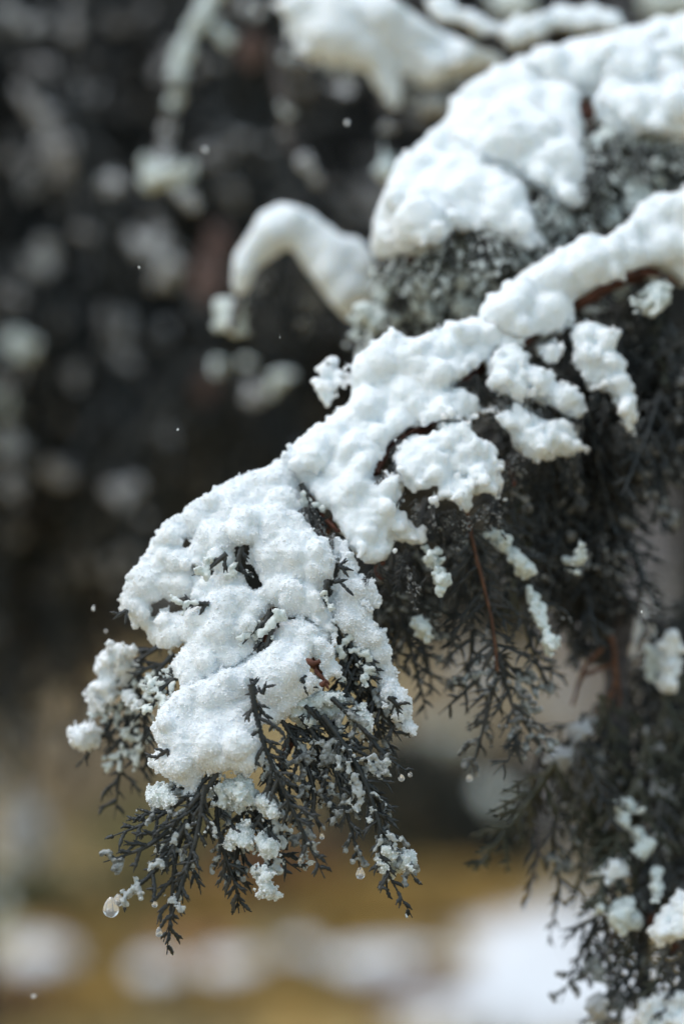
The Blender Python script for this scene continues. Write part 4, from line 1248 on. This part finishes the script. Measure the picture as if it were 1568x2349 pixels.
#@@RIGHT
# ================================================================== foliage hanging at the right
D_R = idw([(1300, 1100, 13), (1500, 1100, 14), (1400, 1500, 15), (1250, 1800, 13), (1400, 1900, 12), (1550, 1800, 15), (1400, 2200, 11), (1550, 2150, 9), (1500, 2340, 11)])
rb = branch('cypress_branch', 'dark cypress branch hanging straight down at the right below the arm of snow', P(1420, 1000, 1.34))
stem_obj('stem', pts(D_R, [(1460, 900), (1430, 1100), (1400, 1300), (1385, 1480), (1400, 1520)], .02), .012, .006, 'bark_dark', rb)
fill_sprays(rb, [(1100, 1020), (1400, 990), (1420, 1100), (1390, 1250), (1370, 1340), (1310, 1330), (1240, 1230), (1170, 1110)], lambda u, v: D_R(u, v) + .012, 62, 31, tmpl, .03, (.6, 1.15), .12, fr=.25)
fill_sprays(rb, [(1330, 1150), (1440, 1150), (1400, 1270), (1385, 1360), (1330, 1360)], lambda u, v: D_R(u, v) + .03, 20, 32, tmpl, .015, (.7, 1.0), .05, .5, fr=.1)
lb = branch('cypress_branch', 'olive-dark cypress branch hanging at the lower right with brown twigs', P(1420, 1480, 1.35))
stem_obj('stem', pts(D_R, [(1430, 1380), (1412, 1520), (1420, 1700), (1450, 1900), (1470, 2100), (1480, 2380)], .02), .008, .003, 'bark_grey', lb)
for q in ([(750, 60), (772, 210), (670, 260), (575, 310), (520, 470)], [(700, 130), (600, 240), (545, 370)], [(772, 200), (775, 340), (690, 470), (650, 570)], [(778, 320), (740, 450), (690, 580)], [(770, 250), (800, 400), (790, 500)]):
    stem_obj('twig', pts(1.335, [Z4(*z) for z in q]), .0016, .0010, 'bark_orange', lb, 6, .003, .12)
fill_sprays(lb, [(1275, 1680), (1330, 1610), (1420, 1540), (1620, 1540), (1620, 1900), (1520, 1930), (1400, 1860), (1300, 1840), (1265, 1760)], D_R, 42, 33, tmpl_olive + tmpl[:3], .035, (.75, 1.2), -.05, .25, fr=.08)
fill_sprays(lb, [(1450, 1430), (1620, 1330), (1620, 1560), (1480, 1580)], lambda u, v: D_R(u, v) + .05, 22, 34, tmpl, .02, (.7, 1.2))
fill_sprays(lb, [(1490, 1900), (1620, 1900), (1620, 2150), (1520, 2100)], lambda u, v: D_R(u, v) + .02, 14, 35, tmpl, .02, (.7, 1.1))
LOWR = [([(1240, 1700), (1215, 1850), (1235, 1950), (1200, 2090)], 1.325, .018, 'leaf_dark', .0), ([(1290, 1800), (1270, 1920), (1280, 2040), (1255, 2170)], 1.32, .018, 'leaf_dark', .01),
        ([(1400, 2000), (1370, 2100), (1330, 2190), (1285, 2300)], 1.31, .022, 'leaf', .03), ([(1430, 1960), (1400, 2080), (1380, 2180), (1360, 2240)], 1.315, .024, 'leaf', .08),
        ([(1460, 1960), (1450, 2080), (1440, 2180), (1400, 2290)], 1.31, .024, 'leaf_olive', .14), ([(1500, 2000), (1490, 2120), (1450, 2230), (1350, 2330)], 1.305, .022, 'leaf', .10),
        ([(1420, 2100), (1380, 2200), (1310, 2250)], 1.31, .018, 'leaf', .02), ([(1560, 2200), (1500, 2260), (1420, 2300), (1320, 2345)], 1.315, .020, 'leaf', .10),
        ([(1530, 2080), (1520, 2180), (1500, 2280), (1510, 2380)], 1.30, .02, 'leaf_olive', .12), ([(1480, 2050), (1430, 2150), (1400, 2230), (1390, 2320)], 1.315, .022, 'leaf', .30),
        ([(1330, 1900), (1330, 2000), (1310, 2090)], 1.33, .018, 'leaf_olive', .0), ([(1600, 2150), (1560, 2250), (1540, 2370)], 1.31, .02, 'leaf_dark', .08), ([(1480, 2200), (1440, 2290), (1380, 2370)], 1.32, .02, 'leaf', .12),
        ([(1350, 2150), (1340, 2230), (1300, 2260)], 1.31, .012, 'leaf', .02)]
for k, (uv, d_, sh, mt, fr) in enumerate(LOWR):
    random.seed(500 + k)
    spray(lb, pts(d_, uv), sh, .0050, .0010, (random.uniform(-.4, .4), -1, .2), False, fr, mt, t0=.03, frost_mat='frost' if k % 2 else 'frost_grey', frost_r=.0017, stem_mat='bark_grey' if k % 3 == 0 else None)
GR = 'snow clumps on the lower right foliage'
for (pl, lab, mt) in [
    ([(660, 1440), (740, 1370), (800, 1345), (832, 1370), (825, 1470), (780, 1540), (700, 1530), (665, 1490)], 'egg-shaped snow clump in the middle of the lower right foliage', 'snow'),
    ([(900, 1300), (940, 1240), (1000, 1250), (990, 1320), (930, 1375), (895, 1360)], 'small oval snow clump up and right of the egg-shaped one', 'snow_wet'),
    ([(885, 1215), (920, 1200), (930, 1240), (900, 1255)], 'tiny snow crumb above the small oval clump', 'snow_wet'),
    ([(780, 1010), (850, 1000), (900, 1060), (960, 1090), (950, 1130), (870, 1110), (830, 1180), (800, 1150)], 'mauve-white ragged clump highest in the lower right foliage', 'snow_wet'),
    ([(985, 1450), (1040, 1430), (1040, 1550), (1000, 1625), (980, 1540)], 'thin upright snow clump beside the corner lump', 'snow_wet'),
    ([(1000, 1790), (1050, 1700), (1090, 1610), (1140, 1590), (1260, 1640), (1260, 1850), (1150, 1840), (1080, 1850), (1000, 1860), (990, 1830)], 'largest white snow lump on the lower right foliage, cut by the right edge', 'snow'),
    ([(730, 1680), (790, 1640), (900, 1650), (920, 1700), (890, 1790), (800, 1800), (740, 1760)], 'greyish wet clump below the egg-shaped one', 'snow_wet'),
    ([(640, 1600), (690, 1590), (720, 1660), (690, 1720), (650, 1690)], 'small greyish lump left of the wet clump below the egg-shaped one', 'snow_wet'),
    ([(500, 640), (570, 570), (640, 530), (660, 570), (620, 640), (550, 685), (510, 670)], 'grey blurred lump left of the brown twigs, at their lower end', 'snow_grey'),
    ([(350, 800), (440, 730), (530, 740), (550, 800), (500, 855), (420, 830)], 'grey blurred lump at the left edge of the lower right foliage', 'snow_grey'),
    ([(940, 230), (980, 140), (1030, 150), (1010, 300), (960, 330)], 'pale upright streak of snow left of the brightest one at the right edge', 'snow_wet'),
    ([(1040, 120), (1100, 40), (1170, 60), (1150, 200), (1110, 390), (1060, 420), (1030, 320)], 'bright upright streak of snow near the right edge above the foliage', 'snow'),
    ([(930, 2240), (1000, 2180), (1100, 2190), (1250, 2130), (1260, 2400), (900, 2400), (880, 2320)], 'frosty snow bank in the bottom right corner', 'snow'),
    ([(580, 2270), (640, 2190), (700, 2210), (720, 2290), (640, 2330)], 'greyish lump low in the corner left of the frosty bank', 'snow_grey')]:
    snow_mass('snow_clump', lab, poly(Z4, pl), lambda u, v: D_R(u, v) + (-.012), (), 24, 5, .0012, .0022, .007, .0004, mt, GR, jd=.006, nblur=1)
stem_obj('twig', pts(1.30, [(1600, 2160), (1560, 2165), (1530, 2175)]), .004, .003, 'bark_red', lb, 7, .004, .3)
stem_obj('twig', pts(1.305, [(1500, 2090), (1494, 2120), (1490, 2150)]), .003, .002, 'bark_red', lb, 7, .004, .3)

#@@SMALL
# ================================================================== water drops and falling flakes
def drop(u, v, d, r, label, stretch=1.35, mat='water'):
    c = P(u, v, d); r = r * K * d
    b = Buf()
    n = 14
    t_ = np.linspace(0.02, math.pi - .02, n)
    z = -np.cos(t_) * r
    prof = np.sin(t_) * r * np.where(z > 0, 1 - .25 * (z / r), 1)
    z = np.where(z > 0, z * stretch, z)
    path = c + np.stack([z * 0, z * 0, z], 1)
    b.tube(path, prof, 12)
    V, F = b.arrays()
    tag(mkobj('water_drop', V, F, M[mat], None, True, c + np.array([0, 0, r])), label, 'water drop', 'drops hanging from the twig tips')


drop(255, 2086, 1.172, 19, 'largest clear water drop hanging from the lower left twig tip', 1.5)
drop(272, 2066, 1.172, 13, 'smaller drop merged above the largest one at lower left', 1.2)
drop(826, 2006, 1.184, 11, 'clear drop under the middle right hanging spray', 1.6)
drop(365, 2142, 1.172, 8, 'small drop on the short twig beside the longest tip', 2.0)
drop(1075, 1786, 1.254, 8, 'blurred drop under the hanging spray right of centre', 1.3)
drop(940, 1777, 1.186, 6, 'tiny drop at the tip of the outermost right shoot', 1.2)
drop(920, 1785, 1.186, 8, 'icy drop just left of the outermost right shoot tip', 1.2)
drop(690, 1975, 1.186, 7, 'small drop on the inner spray between the two right ones', 1.6)
drop(738, 1920, 1.187, 6, 'tiny drop above the inner spray tip', 1.5)
drop(355, 2075, 1.172, 7, 'tiny drop left of the longest hanging twig', 1.2)
drop(785, 1850, 1.186, 6, 'tiny drop high on the middle right spray', 1.3)
drop(965, 1565, 1.262, 7, 'blurred drop on the dark spray behind the snow strip', 1.2)


def flake(u, v, d, w_, h_, label):
    c = P(u, v, d)
    n = 7
    q = rng.normal(0, .4, (n, 3)) * np.array([w_, w_, h_]) * K * d * .6
    R = np.full(n, min(w_, h_) * K * d * .55)
    V, F, _, _ = blob_mesh(c + q, R, min(w_, h_) * K * d * .35, 0, .01, 0, 1)
    tag(mkobj('snowflake', V, F, M['snow'], None, True, c), label, 'snowflake', 'falling snowflakes')


flake(319, 615, 1.15, 3, 9, 'falling flake against the dark tree left of the white hump')
flake(408, 985, 1.16, 3, 8, 'falling flake against the dark background left of the ridge')
flake(642, 773, 1.2, 1.5, 9, 'thin falling flake below the white hump')
flake(214, 1398, 1.25, 5, 9, 'falling flake just left of the dome')
flake(242, 1448, 1.27, 4, 7, 'faint falling flake above the far left sprig')
flake(78, 2285, 1.1, 7, 12, 'falling flake near the lower left corner')
flake(468, 343, 1.35, 9, 9, 'soft falling flake between the two hanging snowy twigs')
flake(795, 283, 1.33, 7, 10, 'soft falling flake under the top bough')
flake(1470, 1403, 1.2, 3, 4, 'falling flake in the gap of the right foliage')
